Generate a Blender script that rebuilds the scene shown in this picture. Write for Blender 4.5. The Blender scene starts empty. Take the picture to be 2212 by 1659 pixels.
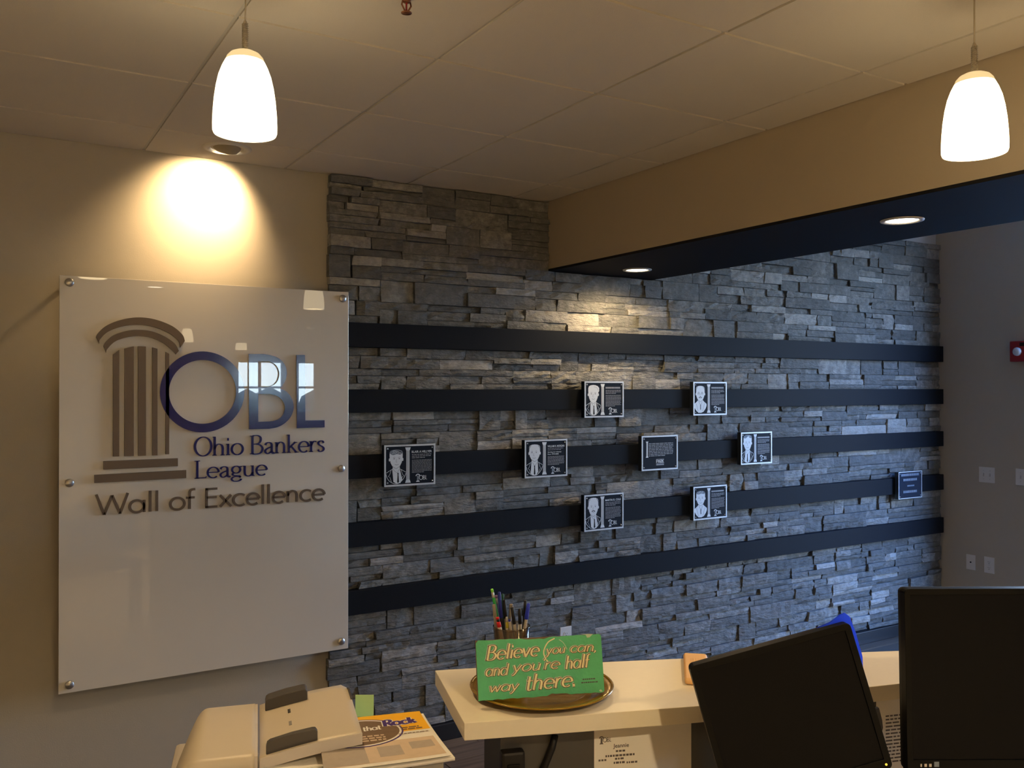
import bpy, math, random
from mathutils import Vector, Matrix, noise
from mathutils.geometry import tessellate_polygon

# ------------------------------------------------------------------ camera, world, exposure
F = 1910.0                      # focal length in pixels of the 2212 x 1659 frame
YAW = math.radians(31.18)       # the stone wall's normal lies 31 degrees left of the view
PIT = math.atan(9.5 / F)
D, H = 4.04, 1.77               # camera distance from the back wall, camera height
CZ = 2.785                      # reception ceiling
BZ = 2.408                      # underside of the beam
XR = 6.17                       # right wall
YB = -14.0                      # far wall behind the camera
XL = -3.6                       # left wall

scn = bpy.context.scene
COL = scn.collection
cam_d = bpy.data.cameras.new('camera')
cam = bpy.data.objects.new('camera', cam_d)
COL.objects.link(cam)
cam_d.sensor_width = 36.0
cam_d.lens = F / 2212.0 * 36.0
cam_d.clip_start = 0.05
cam_d.clip_end = 600
cam.location = (0, -D, H)
cam.rotation_euler = (math.pi / 2 + PIT, 0, -YAW)
scn.camera = cam

world = bpy.data.worlds.new('world')
scn.world = world
world.use_nodes = True
wn = world.node_tree
wn.nodes.clear()
w_out = wn.nodes.new('ShaderNodeOutputWorld')
w_bg = wn.nodes.new('ShaderNodeBackground')
w_tc = wn.nodes.new('ShaderNodeTexCoord')
w_sep = wn.nodes.new('ShaderNodeSeparateXYZ')
w_ramp = wn.nodes.new('ShaderNodeValToRGB')
w_ramp.color_ramp.elements[0].position = 0.0
w_ramp.color_ramp.elements[0].color = (0.72, 0.90, 1.0, 1)
w_ramp.color_ramp.elements[1].position = 0.5
w_ramp.color_ramp.elements[1].color = (0.07, 0.29, 1.0, 1)
wn.links.new(w_tc.outputs['Generated'], w_sep.inputs[0])
wn.links.new(w_sep.outputs['Z'], w_ramp.inputs[0])
wn.links.new(w_ramp.outputs[0], w_bg.inputs['Color'])
w_bg.inputs['Strength'].default_value = 23.0
wn.links.new(w_bg.outputs[0], w_out.inputs[0])

scn.view_settings.view_transform = 'Standard'
scn.view_settings.look = 'None'
scn.view_settings.gamma = 1.0
scn.view_settings.use_curve_mapping = False
scn.view_settings.exposure = 0.0
scn.cycles.max_bounces = 7
scn.cycles.diffuse_bounces = 4
scn.cycles.glossy_bounces = 3
scn.cycles.transmission_bounces = 4
scn.cycles.transparent_max_bounces = 8
scn.cycles.caustics_reflective = False
scn.cycles.caustics_refractive = False
scn.cycles.sample_clamp_indirect = 4.0

WARM = (1.0, 0.70, 0.36)
FILL_WARM = (1.0, 0.76, 0.44)  # colour of the added fill lamps behind the camera


def portal(loc, rot, sx, sy):
    """sampling aid for the daylight coming through a window"""
    l = bpy.data.lights.new('window_portal', 'AREA')
    l.shape = 'RECTANGLE'
    l.size, l.size_y = sx, sy
    l.cycles.is_portal = True
    o = bpy.data.objects.new('window_portal', l)
    o.location = loc
    o.rotation_euler = rot
    COL.objects.link(o)


WIN_R = (-1.95, -0.70, 0.10, 2.96)        # glazed front in the right wall: y0, y1, z0, z1
WIN_B = [(4.40, 5.36, 1.24, 2.34), (5.62, 6.06, 1.24, 2.34)]   # windows in the far wall: x0, x1, z0, z1
portal((XR + 0.02, (WIN_R[0] + WIN_R[1]) / 2, (WIN_R[2] + WIN_R[3]) / 2), (0, math.pi / 2, 0),
       WIN_R[3] - WIN_R[2], WIN_R[1] - WIN_R[0])

# ------------------------------------------------------------------ pixel rays (photo frame -> directions)


def ray(px, py):
    a = (px - 1106) / F
    b = (829.5 - py) / F
    fy = math.cos(PIT) - b * math.sin(PIT)
    up = math.sin(PIT) + b * math.cos(PIT)
    return Vector((fy * math.sin(YAW) + a * math.cos(YAW), fy * math.cos(YAW) - a * math.sin(YAW), up))


CAM = Vector((0, -D, H))


def on_y(px, py, Y):
    r = ray(px, py)
    return CAM + r * ((Y + D) / r.y)


def on_z(px, py, Z):
    r = ray(px, py)
    return CAM + r * ((Z - H) / r.z)


def on_x(px, py, X):
    r = ray(px, py)
    return CAM + r * (X / r.x)


FWD = Vector((math.sin(YAW), math.cos(YAW), 0))
RGT = Vector((math.cos(YAW), -math.sin(YAW), 0))


def at_depth(px, py, d):
    r = ray(px, py)
    return CAM + r * (d / r.dot(FWD))


def project(p):
    q = p - CAM
    f = q.dot(FWD)
    r = q.dot(RGT)
    f2 = f * math.cos(PIT) + q.z * math.sin(PIT)
    u = -f * math.sin(PIT) + q.z * math.cos(PIT)
    return 1106 + F * r / f2, 829.5 - F * u / f2


# ------------------------------------------------------------------ materials
MATS = {}


def mat(name, col, rough=0.6, metal=0.0, spec=0.5, emit=None, estr=0.0, noise_amt=0.0, noise_scale=20.0,
        bump=0.0, bump_scale=60.0, coat=0.0):
    m = bpy.data.materials.new(name)
    m.use_nodes = True
    nt = m.node_tree
    b = nt.nodes['Principled BSDF']
    b.inputs['Base Color'].default_value = (*col, 1)
    b.inputs['Roughness'].default_value = rough
    b.inputs['Metallic'].default_value = metal
    b.inputs['Specular IOR Level'].default_value = spec
    b.inputs['Coat Weight'].default_value = coat
    b.inputs['Coat Roughness'].default_value = 0.003
    if emit:
        b.inputs['Emission Color'].default_value = (*emit, 1)
        b.inputs['Emission Strength'].default_value = estr
    tc = nt.nodes.new('ShaderNodeTexCoord')
    if noise_amt > 0:
        n = nt.nodes.new('ShaderNodeTexNoise')
        n.inputs['Scale'].default_value = noise_scale
        n.inputs['Detail'].default_value = 5
        mx = nt.nodes.new('ShaderNodeMix')
        mx.data_type = 'RGBA'
        mx.inputs[6].default_value = (*[max(0, c * (1 - noise_amt)) for c in col], 1)
        mx.inputs[7].default_value = (*[min(1, c * (1 + noise_amt)) for c in col], 1)
        nt.links.new(tc.outputs['Object'], n.inputs['Vector'])
        nt.links.new(n.outputs['Fac'], mx.inputs[0])
        nt.links.new(mx.outputs[2], b.inputs['Base Color'])
    if bump > 0:
        n2 = nt.nodes.new('ShaderNodeTexNoise')
        n2.inputs['Scale'].default_value = bump_scale
        n2.inputs['Detail'].default_value = 4
        bp = nt.nodes.new('ShaderNodeBump')
        bp.inputs['Strength'].default_value = bump
        bp.inputs['Distance'].default_value = 0.01
        nt.links.new(tc.outputs['Object'], n2.inputs['Vector'])
        nt.links.new(n2.outputs['Fac'], bp.inputs['Height'])
        nt.links.new(bp.outputs['Normal'], b.inputs['Normal'])
    MATS[name] = m
    return m


def stone_mat():
    m = bpy.data.materials.new('slate_stone')
    m.use_nodes = True
    nt = m.node_tree
    b = nt.nodes['Principled BSDF']
    geo = nt.nodes.new('ShaderNodeNewGeometry')
    at = nt.nodes.new('ShaderNodeAttribute')
    at.attribute_name = 'tone'
    ramp = nt.nodes.new('ShaderNodeValToRGB')
    e = ramp.color_ramp.elements
    e[0].position, e[0].color = 0.0, (0.072, 0.076, 0.075, 1)
    e[1].position, e[1].color = 1.0, (0.46, 0.45, 0.42, 1)
    k = ramp.color_ramp.elements.new(0.55)
    k.color = (0.19, 0.193, 0.184, 1)
    n1 = nt.nodes.new('ShaderNodeTexNoise')
    n1.inputs['Scale'].default_value = 24
    n1.inputs['Detail'].default_value = 8
    n1.inputs['Roughness'].default_value = 0.65
    add = nt.nodes.new('ShaderNodeMath')
    add.operation = 'MULTIPLY_ADD'
    add.inputs[1].default_value = 1.05
    sub = nt.nodes.new('ShaderNodeMath')
    sub.operation = 'SUBTRACT'
    sub.inputs[1].default_value = 0.52
    nt.links.new(geo.outputs['Position'], n1.inputs['Vector'])
    nt.links.new(n1.outputs['Fac'], add.inputs[0])
    nt.links.new(at.outputs['Fac'], add.inputs[2])
    nt.links.new(add.outputs[0], sub.inputs[0])
    nt.links.new(sub.outputs[0], ramp.inputs[0])
    nt.links.new(ramp.outputs[0], b.inputs['Base Color'])
    mp = nt.nodes.new('ShaderNodeMapping')
    mp.inputs['Scale'].default_value = (22, 22, 60)
    n2 = nt.nodes.new('ShaderNodeTexNoise')
    n2.inputs['Scale'].default_value = 1.0
    n2.inputs['Detail'].default_value = 7
    n2.inputs['Roughness'].default_value = 0.6
    bp = nt.nodes.new('ShaderNodeBump')
    bp.inputs['Strength'].default_value = 1.0
    bp.inputs['Distance'].default_value = 0.018
    nt.links.new(geo.outputs['Position'], mp.inputs[0])
    nt.links.new(mp.outputs[0], n2.inputs['Vector'])
    nt.links.new(n2.outputs['Fac'], bp.inputs['Height'])
    nt.links.new(bp.outputs['Normal'], b.inputs['Normal'])
    b.inputs['Roughness'].default_value = 0.62
    b.inputs['Specular IOR Level'].default_value = 0.4
    return m


def plank_mat():
    m = bpy.data.materials.new('wood_plank')
    m.use_nodes = True
    nt = m.node_tree
    b = nt.nodes['Principled BSDF']
    geo = nt.nodes.new('ShaderNodeNewGeometry')
    mp = nt.nodes.new('ShaderNodeMapping')
    mp.inputs['Scale'].default_value = (1.5, 26, 1)
    n = nt.nodes.new('ShaderNodeTexNoise')
    n.inputs['Scale'].default_value = 1.6
    n.inputs['Detail'].default_value = 6
    oi = nt.nodes.new('ShaderNodeObjectInfo')
    ad = nt.nodes.new('ShaderNodeMath')
    ad.operation = 'MULTIPLY_ADD'
    ad.inputs[1].default_value = 0.35
    ramp = nt.nodes.new('ShaderNodeValToRGB')
    e = ramp.color_ramp.elements
    e[0].position, e[0].color = 0.3, (0.085, 0.058, 0.038, 1)
    e[1].position, e[1].color = 0.9, (0.23, 0.17, 0.115, 1)
    nt.links.new(geo.outputs['Position'], mp.inputs[0])
    nt.links.new(mp.outputs[0], n.inputs['Vector'])
    nt.links.new(oi.outputs['Random'], ad.inputs[0])
    nt.links.new(n.outputs['Fac'], ad.inputs[2])
    nt.links.new(ad.outputs[0], ramp.inputs[0])
    nt.links.new(ramp.outputs[0], b.inputs['Base Color'])
    b.inputs['Roughness'].default_value = 0.45
    return m


def clear_mat(name, fac, tint=(1, 1, 1), rough=0.0):
    """thin clear sheet: mostly see-through with a glossy share"""
    m = bpy.data.materials.new(name)
    m.use_nodes = True
    nt = m.node_tree
    nt.nodes.clear()
    o = nt.nodes.new('ShaderNodeOutputMaterial')
    t = nt.nodes.new('ShaderNodeBsdfTransparent')
    t.inputs[0].default_value = (*tint, 1)
    g = nt.nodes.new('ShaderNodeBsdfGlossy')
    g.inputs['Roughness'].default_value = rough
    mx = nt.nodes.new('ShaderNodeMixShader')
    mx.inputs[0].default_value = fac
    nt.links.new(t.outputs[0], mx.inputs[1])
    nt.links.new(g.outputs[0], mx.inputs[2])
    nt.links.new(mx.outputs[0], o.inputs[0])
    return m


M_WALL = mat('tan_wall_paint', (0.445, 0.412, 0.345), 0.75, bump=0.06, bump_scale=180, noise_amt=0.03)
M_BEAM = mat('beam_tan_paint', (0.45, 0.375, 0.27), 0.75, bump=0.05, bump_scale=180)
M_TILE = mat('ceiling_tile_white', (0.74, 0.68, 0.58), 0.9, noise_amt=0.03, noise_scale=240, bump=0.12, bump_scale=320)
M_GRID = mat('ceiling_grid_metal', (0.62, 0.59, 0.54), 0.5)
M_WHITEWALL = mat('white_wall_paint', (0.75, 0.75, 0.74), 0.8, bump=0.04, bump_scale=150)
M_STONE = stone_mat()
M_BACKER = mat('stone_mortar', (0.05, 0.05, 0.05), 0.9, bump=0.3, bump_scale=60)
M_BAND = mat('navy_black_board', (0.010, 0.0125, 0.018), 0.6, spec=0.1, bump=0.05, bump_scale=250)
M_UNDER = mat('navy_black_soffit', (0.014, 0.014, 0.015), 0.75, spec=0.08, bump=0.05, bump_scale=200)
M_BASE = mat('black_baseboard', (0.012, 0.012, 0.014), 0.45)
M_PLANK = plank_mat()
M_FLOOR = mat('brown_floor', (0.11, 0.085, 0.06), 0.6, noise_amt=0.3, noise_scale=3)
M_CARPET = mat('beige_bounce_carpet', (0.42, 0.36, 0.28), 0.95, noise_amt=0.2, noise_scale=120)
M_ACRYL = mat('white_acrylic', (0.74, 0.71, 0.65), 0.3, spec=0.5, coat=1.0, noise_amt=0.01)
M_BROWN = mat('taupe_letter', (0.135, 0.100, 0.072), 0.4, spec=0.4, noise_amt=0.04)
M_NAVY = mat('navy_letter', (0.014, 0.014, 0.15), 0.12, spec=0.5, coat=1.0)
M_STEEL = mat('brushed_steel', (0.55, 0.54, 0.52), 0.3, metal=1.0, bump=0.1, bump_scale=300)
M_PLQ = mat('dark_plaque_face', (0.010, 0.014, 0.024), 0.6, spec=0.12, noise_amt=0.1)
M_SILVER = mat('plaque_silver', (0.66, 0.70, 0.74), 0.45, metal=0.4, noise_amt=0.18, noise_scale=240, bump=0.1, bump_scale=400)
M_ETCH = mat('plaque_etched', (0.74, 0.81, 0.88), 0.55, metal=0.1, noise_amt=0.08, noise_scale=300)
M_ETCHMID = mat('plaque_etched_grey', (0.20, 0.24, 0.30), 0.55, metal=0.2, noise_amt=0.1, noise_scale=300)
M_ETCHDIM = mat('plaque_fine_print', (0.34, 0.36, 0.40), 0.55, metal=0.2)
M_GLASSPLQ = mat('smoked_blue_plaque', (0.02, 0.035, 0.06), 0.12, spec=0.5, coat=1.0)
M_SHADE = mat('lit_opal_glass', (0.9, 0.86, 0.78), 0.3, emit=(1.0, 0.80, 0.48), estr=6.5)
M_CAPGL = mat('opal_glass_cap', (0.85, 0.75, 0.5), 0.35, emit=(1.0, 0.74, 0.36), estr=0.75)
M_CORD = mat('silver_cord', (0.62, 0.56, 0.45), 0.35, metal=0.5)
M_LENS = mat('lit_downlight_lens', (0.9, 0.88, 0.8), 0.4, emit=(1.0, 0.88, 0.66), estr=14.0)
M_TRIM = mat('white_light_trim', (0.78, 0.74, 0.66), 0.4)
M_EYE = mat('eyeball_housing', (0.36, 0.31, 0.22), 0.5)
M_BRASS = mat('sprinkler_brass', (0.24, 0.10, 0.05), 0.4, metal=0.6)
M_COUNTER = mat('cream_solid_surface', (0.80, 0.72, 0.56), 0.34, spec=0.4, noise_amt=0.03, noise_scale=60)
M_PANEL = mat('charcoal_laminate', (0.05, 0.047, 0.042), 0.5, noise_amt=0.1)
M_DESK = mat('desk_laminate', (0.22, 0.17, 0.12), 0.45, noise_amt=0.15, noise_scale=6)
M_GOLD = mat('amber_gold_glaze', (0.27, 0.155, 0.004), 0.25, metal=0.3, noise_amt=0.25, noise_scale=14, coat=0.4)
M_GREEN = mat('weathered_green_paint', (0.075, 0.42, 0.19), 0.6, noise_amt=0.22, noise_scale=26, bump=0.25, bump_scale=70)
M_RUST = mat('bare_brown_wood', (0.16, 0.085, 0.035), 0.7, noise_amt=0.3, noise_scale=40)
M_SCRIPT = mat('tan_script_paint', (0.95, 0.76, 0.45), 0.55, noise_amt=0.25, noise_scale=60)
M_SCRIPTD = mat('dark_script_outline', (0.085, 0.04, 0.015), 0.6)
M_PALE = mat('pale_script_edge', (0.46, 0.58, 0.42), 0.6)
M_BLACKP = mat('black_gloss_plastic', (0.005, 0.005, 0.005), 0.4, spec=0.07)
M_BLACKM = mat('black_matte_plastic', (0.009, 0.008, 0.008), 0.5, spec=0.25)
M_SCREEN = mat('dark_screen', (0.004, 0.004, 0.005), 0.35, spec=0.06)
M_BLUE = mat('blue_sky_glint', (0.05, 0.13, 1.0), 0.45)  # blue colour stands in for sky mirrored in the glossy monitor edge
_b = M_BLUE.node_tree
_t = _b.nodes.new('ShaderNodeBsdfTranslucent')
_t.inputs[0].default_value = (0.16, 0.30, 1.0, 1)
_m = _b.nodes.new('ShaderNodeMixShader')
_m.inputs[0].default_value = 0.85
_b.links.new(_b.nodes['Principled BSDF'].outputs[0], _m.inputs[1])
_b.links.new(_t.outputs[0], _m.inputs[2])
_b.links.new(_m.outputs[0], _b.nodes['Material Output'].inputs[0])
M_BEIGE = mat('beige_printer_plastic', (0.60, 0.52, 0.40), 0.4, noise_amt=0.02)
M_LIP = mat('light_grey_plastic', (0.56, 0.51, 0.46), 0.45)
M_GREYD = mat('charcoal_plastic', (0.055, 0.05, 0.047), 0.45)
M_BOXG = mat('grey_file_box', (0.25, 0.23, 0.21), 0.6, noise_amt=0.05)
M_PAPER = mat('white_paper', (0.80, 0.76, 0.70), 0.8, noise_amt=0.02)
M_PAPERG = mat('greyed_paper_print', (0.40, 0.34, 0.29), 0.8, noise_amt=0.1, noise_scale=60)
M_PAPERT = mat('tan_paper_print', (0.60, 0.47, 0.35), 0.8, noise_amt=0.08, noise_scale=60)
M_YELLOW = mat('yellow_print', (0.90, 0.47, 0.01), 0.6)
M_BRPRINT = mat('brown_print', (0.16, 0.10, 0.06), 0.7, noise_amt=0.2, noise_scale=80)
M_PURPLE = mat('purple_print', (0.045, 0.015, 0.16), 0.6)
M_NOTE = mat('light_green_note', (0.60, 0.95, 0.46), 0.7)
M_INK = mat('grey_ink', (0.10, 0.085, 0.08), 0.8)
M_PEACH = mat('peach_plastic', (0.80, 0.47, 0.19), 0.45)
M_PLATE = mat('white_wall_plate', (0.72, 0.71, 0.68), 0.4)
M_SLOT = mat('dark_slot', (0.02, 0.02, 0.02), 0.6)
M_RED = mat('fire_alarm_red', (0.30, 0.012, 0.016), 0.4)
M_STROBE = mat('strobe_lens', (0.75, 0.75, 0.75), 0.1, coat=1.0)
M_ALU = mat('dark_aluminium', (0.06, 0.06, 0.065), 0.4, metal=0.6)
M_PANE = clear_mat('window_glass', 0.06)
M_CUP = clear_mat('smoked_clear_plastic', 0.14, (0.72, 0.66, 0.58), 0.08)
M_GROUND = mat('outdoor_ground', (0.16, 0.18, 0.15), 0.9, noise_amt=0.4, noise_scale=0.2)
M_LEAF = mat('tree_foliage', (0.025, 0.06, 0.03), 0.9, noise_amt=0.5, noise_scale=1.2)
M_HOUSE = mat('pale_house_siding', (0.62, 0.62, 0.62), 0.8)
M_ROOF = mat('grey_roof', (0.16, 0.17, 0.2), 0.9)


# ------------------------------------------------------------------ mesh builders
class Frame:
    """2-D drawing plane in space: pt(u, v, n)"""

    def __init__(s, o, u, v, n=None):
        s.o, s.u, s.v = Vector(o), Vector(u), Vector(v)
        s.n = Vector(n) if n is not None else s.u.cross(s.v).normalized()

    def __call__(s, u, v, n=0.0):
        return s.o + s.u * u + s.v * v + s.n * n


class MB:
    def __init__(s):
        s.v, s.f = [], []

    def box(s, x0, x1, y0, y1, z0, z1):
        b = len(s.v)
        s.v += [(x0, y0, z0), (x1, y0, z0), (x1, y1, z0), (x0, y1, z0), (x0, y0, z1), (x1, y0, z1), (x1, y1, z1), (x0, y1, z1)]
        s.f += [tuple(b + i for i in q) for q in ((0, 3, 2, 1), (4, 5, 6, 7), (0, 1, 5, 4), (1, 2, 6, 5), (2, 3, 7, 6), (3, 0, 4, 7))]
        return s

    def poly(s, loops, fr, n0, n1):
        """extruded outline, optional holes (loops[1:]); fr maps (u, v, n)"""
        if not isinstance(loops[0][0], (tuple, list, Vector)):
            loops = [loops]
        tris = tessellate_polygon([[Vector((p[0], p[1], 0)) for p in l] for l in loops])
        flat = [p for l in loops for p in l]
        b = len(s.v)
        N = len(flat)
        s.v += [tuple(fr(p[0], p[1], n1)) for p in flat]
        s.v += [tuple(fr(p[0], p[1], n0)) for p in flat]
        for t in tris:
            a, c, d = (flat[i] for i in t)
            ar = (c[0] - a[0]) * (d[1] - a[1]) - (c[1] - a[1]) * (d[0] - a[0])
            t = tuple(t) if ar > 0 else tuple(reversed(t))
            s.f.append(tuple(b + i for i in t))
            s.f.append(tuple(b + N + i for i in reversed(t)))
        k = 0
        for l in loops:
            m = len(l)
            for i in range(m):
                j = (i + 1) % m
                s.f.append((b + k + i, b + N + k + i, b + N + k + j, b + k + j))
            k += m
        return s

    def ribbon(s, pts, w, fr, n0, n1, closed=False):
        """stroke of width w (number or function of direction) along a 2-D polyline"""
        P = [Vector((p[0], p[1])) for p in pts]
        n = len(P)
        b = len(s.v)
        for i in range(n):
            if closed:
                d = P[(i + 1) % n] - P[i - 1]
            else:
                d = P[min(i + 1, n - 1)] - P[max(i - 1, 0)]
            if d.length < 1e-9:
                d = Vector((1, 0))
            d.normalize()
            ww = (w(d) if callable(w) else w) / 2
            nn = Vector((-d.y, d.x)) * ww
            a, c = P[i] + nn, P[i] - nn
            s.v += [tuple(fr(a.x, a.y, n1)), tuple(fr(c.x, c.y, n1)), tuple(fr(c.x, c.y, n0)), tuple(fr(a.x, a.y, n0))]
        m = n if closed else n - 1
        for i in range(m):
            p, q = b + 4 * i, b + 4 * ((i + 1) % n)
            for k in range(4):
                k2 = (k + 1) % 4
                s.f.append((p + k, p + k2, q + k2, q + k))
        if not closed:
            s.f.append((b, b + 3, b + 2, b + 1))
            e = b + 4 * (n - 1)
            s.f.append((e, e + 1, e + 2, e + 3))
        return s

    def tube(s, pts, r, n=10, cap=True):
        P = [Vector(p) for p in pts]
        b = len(s.v)
        for i, p in enumerate(P):
            d = (P[min(i + 1, len(P) - 1)] - P[max(i - 1, 0)]).normalized()
            a = d.orthogonal().normalized()
            c = d.cross(a)
            rr = r[i] if isinstance(r, (list, tuple)) else r
            for k in range(n):
                t = 2 * math.pi * k / n
                s.v.append(tuple(p + a * (rr * math.cos(t)) + c * (rr * math.sin(t))))
        for i in range(len(P) - 1):
            for k in range(n):
                k2 = (k + 1) % n
                s.f.append((b + i * n + k, b + i * n + k2, b + (i + 1) * n + k2, b + (i + 1) * n + k))
        if cap:
            s.f.append(tuple(b + k for k in reversed(range(n))))
            s.f.append(tuple(b + (len(P) - 1) * n + k for k in range(n)))
        return s

    def lathe(s, prof, n=32, c=(0, 0, 0), mtx=None, capb=False, capt=False):
        """profile of (radius, z)"""
        b = len(s.v)
        for (r, z) in prof:
            for k in range(n):
                t = 2 * math.pi * k / n
                p = Vector((r * math.cos(t), r * math.sin(t), z))
                if mtx is not None:
                    p = mtx @ p
                s.v.append((p.x + c[0], p.y + c[1], p.z + c[2]))
        for i in range(len(prof) - 1):
            for k in range(n):
                k2 = (k + 1) % n
                s.f.append((b + i * n + k, b + i * n + k2, b + (i + 1) * n + k2, b + (i + 1) * n + k))
        if capb:
            s.f.append(tuple(b + k for k in reversed(range(n))))
        if capt:
            s.f.append(tuple(b + (len(prof) - 1) * n + k for k in range(n)))
        return s

    def sheet(s, fn, nu, nv, thick=None):
        """grid surface fn(u, v, n) for u, v in 0..1; with thickness a closed slab"""
        def add(nn):
            b = len(s.v)
            for j in range(nv + 1):
                for i in range(nu + 1):
                    s.v.append(tuple(fn(i / nu, j / nv, nn)))
            return b
        w = nu + 1
        b = add(0.0)
        for j in range(nv):
            for i in range(nu):
                a = b + j * w + i
                s.f.append((a, a + 1, a + w + 1, a + w))
        if thick:
            c = add(-thick)
            for j in range(nv):
                for i in range(nu):
                    a = c + j * w + i
                    s.f.append((a + w, a + w + 1, a + 1, a))
            for i in range(nu):
                s.f.append((b + i + 1, b + i, c + i, c + i + 1))
                o = nv * w
                s.f.append((b + o + i, b + o + i + 1, c + o + i + 1, c + o + i))
            for j in range(nv):
                s.f.append((b + j * w, b + (j + 1) * w, c + (j + 1) * w, c + j * w))
                s.f.append((b + (j + 1) * w + nu, b + j * w + nu, c + j * w + nu, c + (j + 1) * w + nu))
        return s

    def mesh(s, name, m, smooth=False):
        me = bpy.data.meshes.new(name)
        me.from_pydata(s.v, [], s.f)
        me.update()
        if m is not None:
            me.materials.append(m)
        if smooth:
            me.polygons.foreach_set('use_smooth', [True] * len(me.polygons))
        return me

    def build(s, name, m, parent=None, smooth=False, bevel=0.0, seg=2, loc=None, rz=0.0):
        o = bpy.data.objects.new(name, s.mesh(name, m, smooth))
        COL.objects.link(o)
        if parent is not None:
            o.parent = parent
        if loc is not None:
            o.location = loc
        o.rotation_euler[2] = rz
        if bevel > 0:
            bm = o.modifiers.new('bevel', 'BEVEL')
            bm.width = bevel
            bm.segments = seg
            bm.limit_method = 'ANGLE'
            bm.angle_limit = math.radians(40)
        return o


def thing(name, label, cat, loc=(0, 0, 0), rz=0.0, group=None):
    o = bpy.data.objects.new(name, None)
    COL.objects.link(o)
    o.empty_display_size = 0.05
    o.location = loc
    o.rotation_euler[2] = rz
    return tag(o, label, cat, group)


def tag(o, label, cat, group=None):
    o['label'] = label
    o['category'] = cat
    if group:
        o['group'] = group
    return o


def struct(o):
    o['kind'] = 'structure'
    return o


def local(root, p):
    """world point -> root's own frame (root carries location and z-rotation only)"""
    q = Vector(p) - Vector(root.location)
    a = -root.rotation_euler[2]
    return Vector((q.x * math.cos(a) - q.y * math.sin(a), q.x * math.sin(a) + q.y * math.cos(a), q.z))


def text_mb(body, size, fr, n0, n1, align='LEFT', bold=0.0, width=None):
    """default-font lettering turned into an extruded mesh; width squeezes the line to fit"""
    cu = bpy.data.curves.new('text', 'FONT')
    cu.body = body
    cu.size = 1.0
    cu.offset = bold
    cu.resolution_u = 3
    ob = bpy.data.objects.new('text', cu)
    COL.objects.link(ob)
    dg = bpy.context.evaluated_depsgraph_get()
    me = bpy.data.meshes.new_from_object(ob.evaluated_get(dg))
    vs = [v.co.copy() for v in me.vertices]
    fs = [tuple(p.vertices) for p in me.polygons]
    bpy.data.objects.remove(ob)
    bpy.data.curves.remove(cu)
    bpy.data.meshes.remove(me)
    xs = [v.x for v in vs]
    w = max(xs) - min(xs)
    sx = size if width is None else width / w
    off = {'LEFT': -min(xs), 'CENTER': -(max(xs) + min(xs)) / 2, 'RIGHT': -max(xs)}[align]
    m = MB()
    m.v = [tuple(fr((v.x + off) * sx, v.y * size, n1)) for v in vs]
    m.f = fs
    return m


# ------------------------------------------------------------------ stroke lettering
def arc(cx, cy, rx, ry, a0, a1, n=None):
    n = n or max(4, int(abs(a1 - a0) / 15))
    return [(cx + rx * math.cos(math.radians(a0 + (a1 - a0) * i / n)), cy + ry * math.sin(math.radians(a0 + (a1 - a0) * i / n))) for i in range(n + 1)]


def smooth2(pts, k=4):
    out = []
    n = len(pts)
    if n < 3:
        return list(pts)
    for i in range(n - 1):
        p0, p1, p2, p3 = (pts[max(i - 1, 0)], pts[i], pts[i + 1], pts[min(i + 2, n - 1)])
        for j in range(k):
            t = j / k
            out.append(tuple(0.5 * ((2 * b) + (-a + c) * t + (2 * a - 5 * b + 4 * c - d) * t * t + (-a + 3 * b - 3 * c + d) * t ** 3)
                             for a, b, c, d in zip(p0, p1, p2, p3)))
    out.append(tuple(pts[-1]))
    return out


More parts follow.
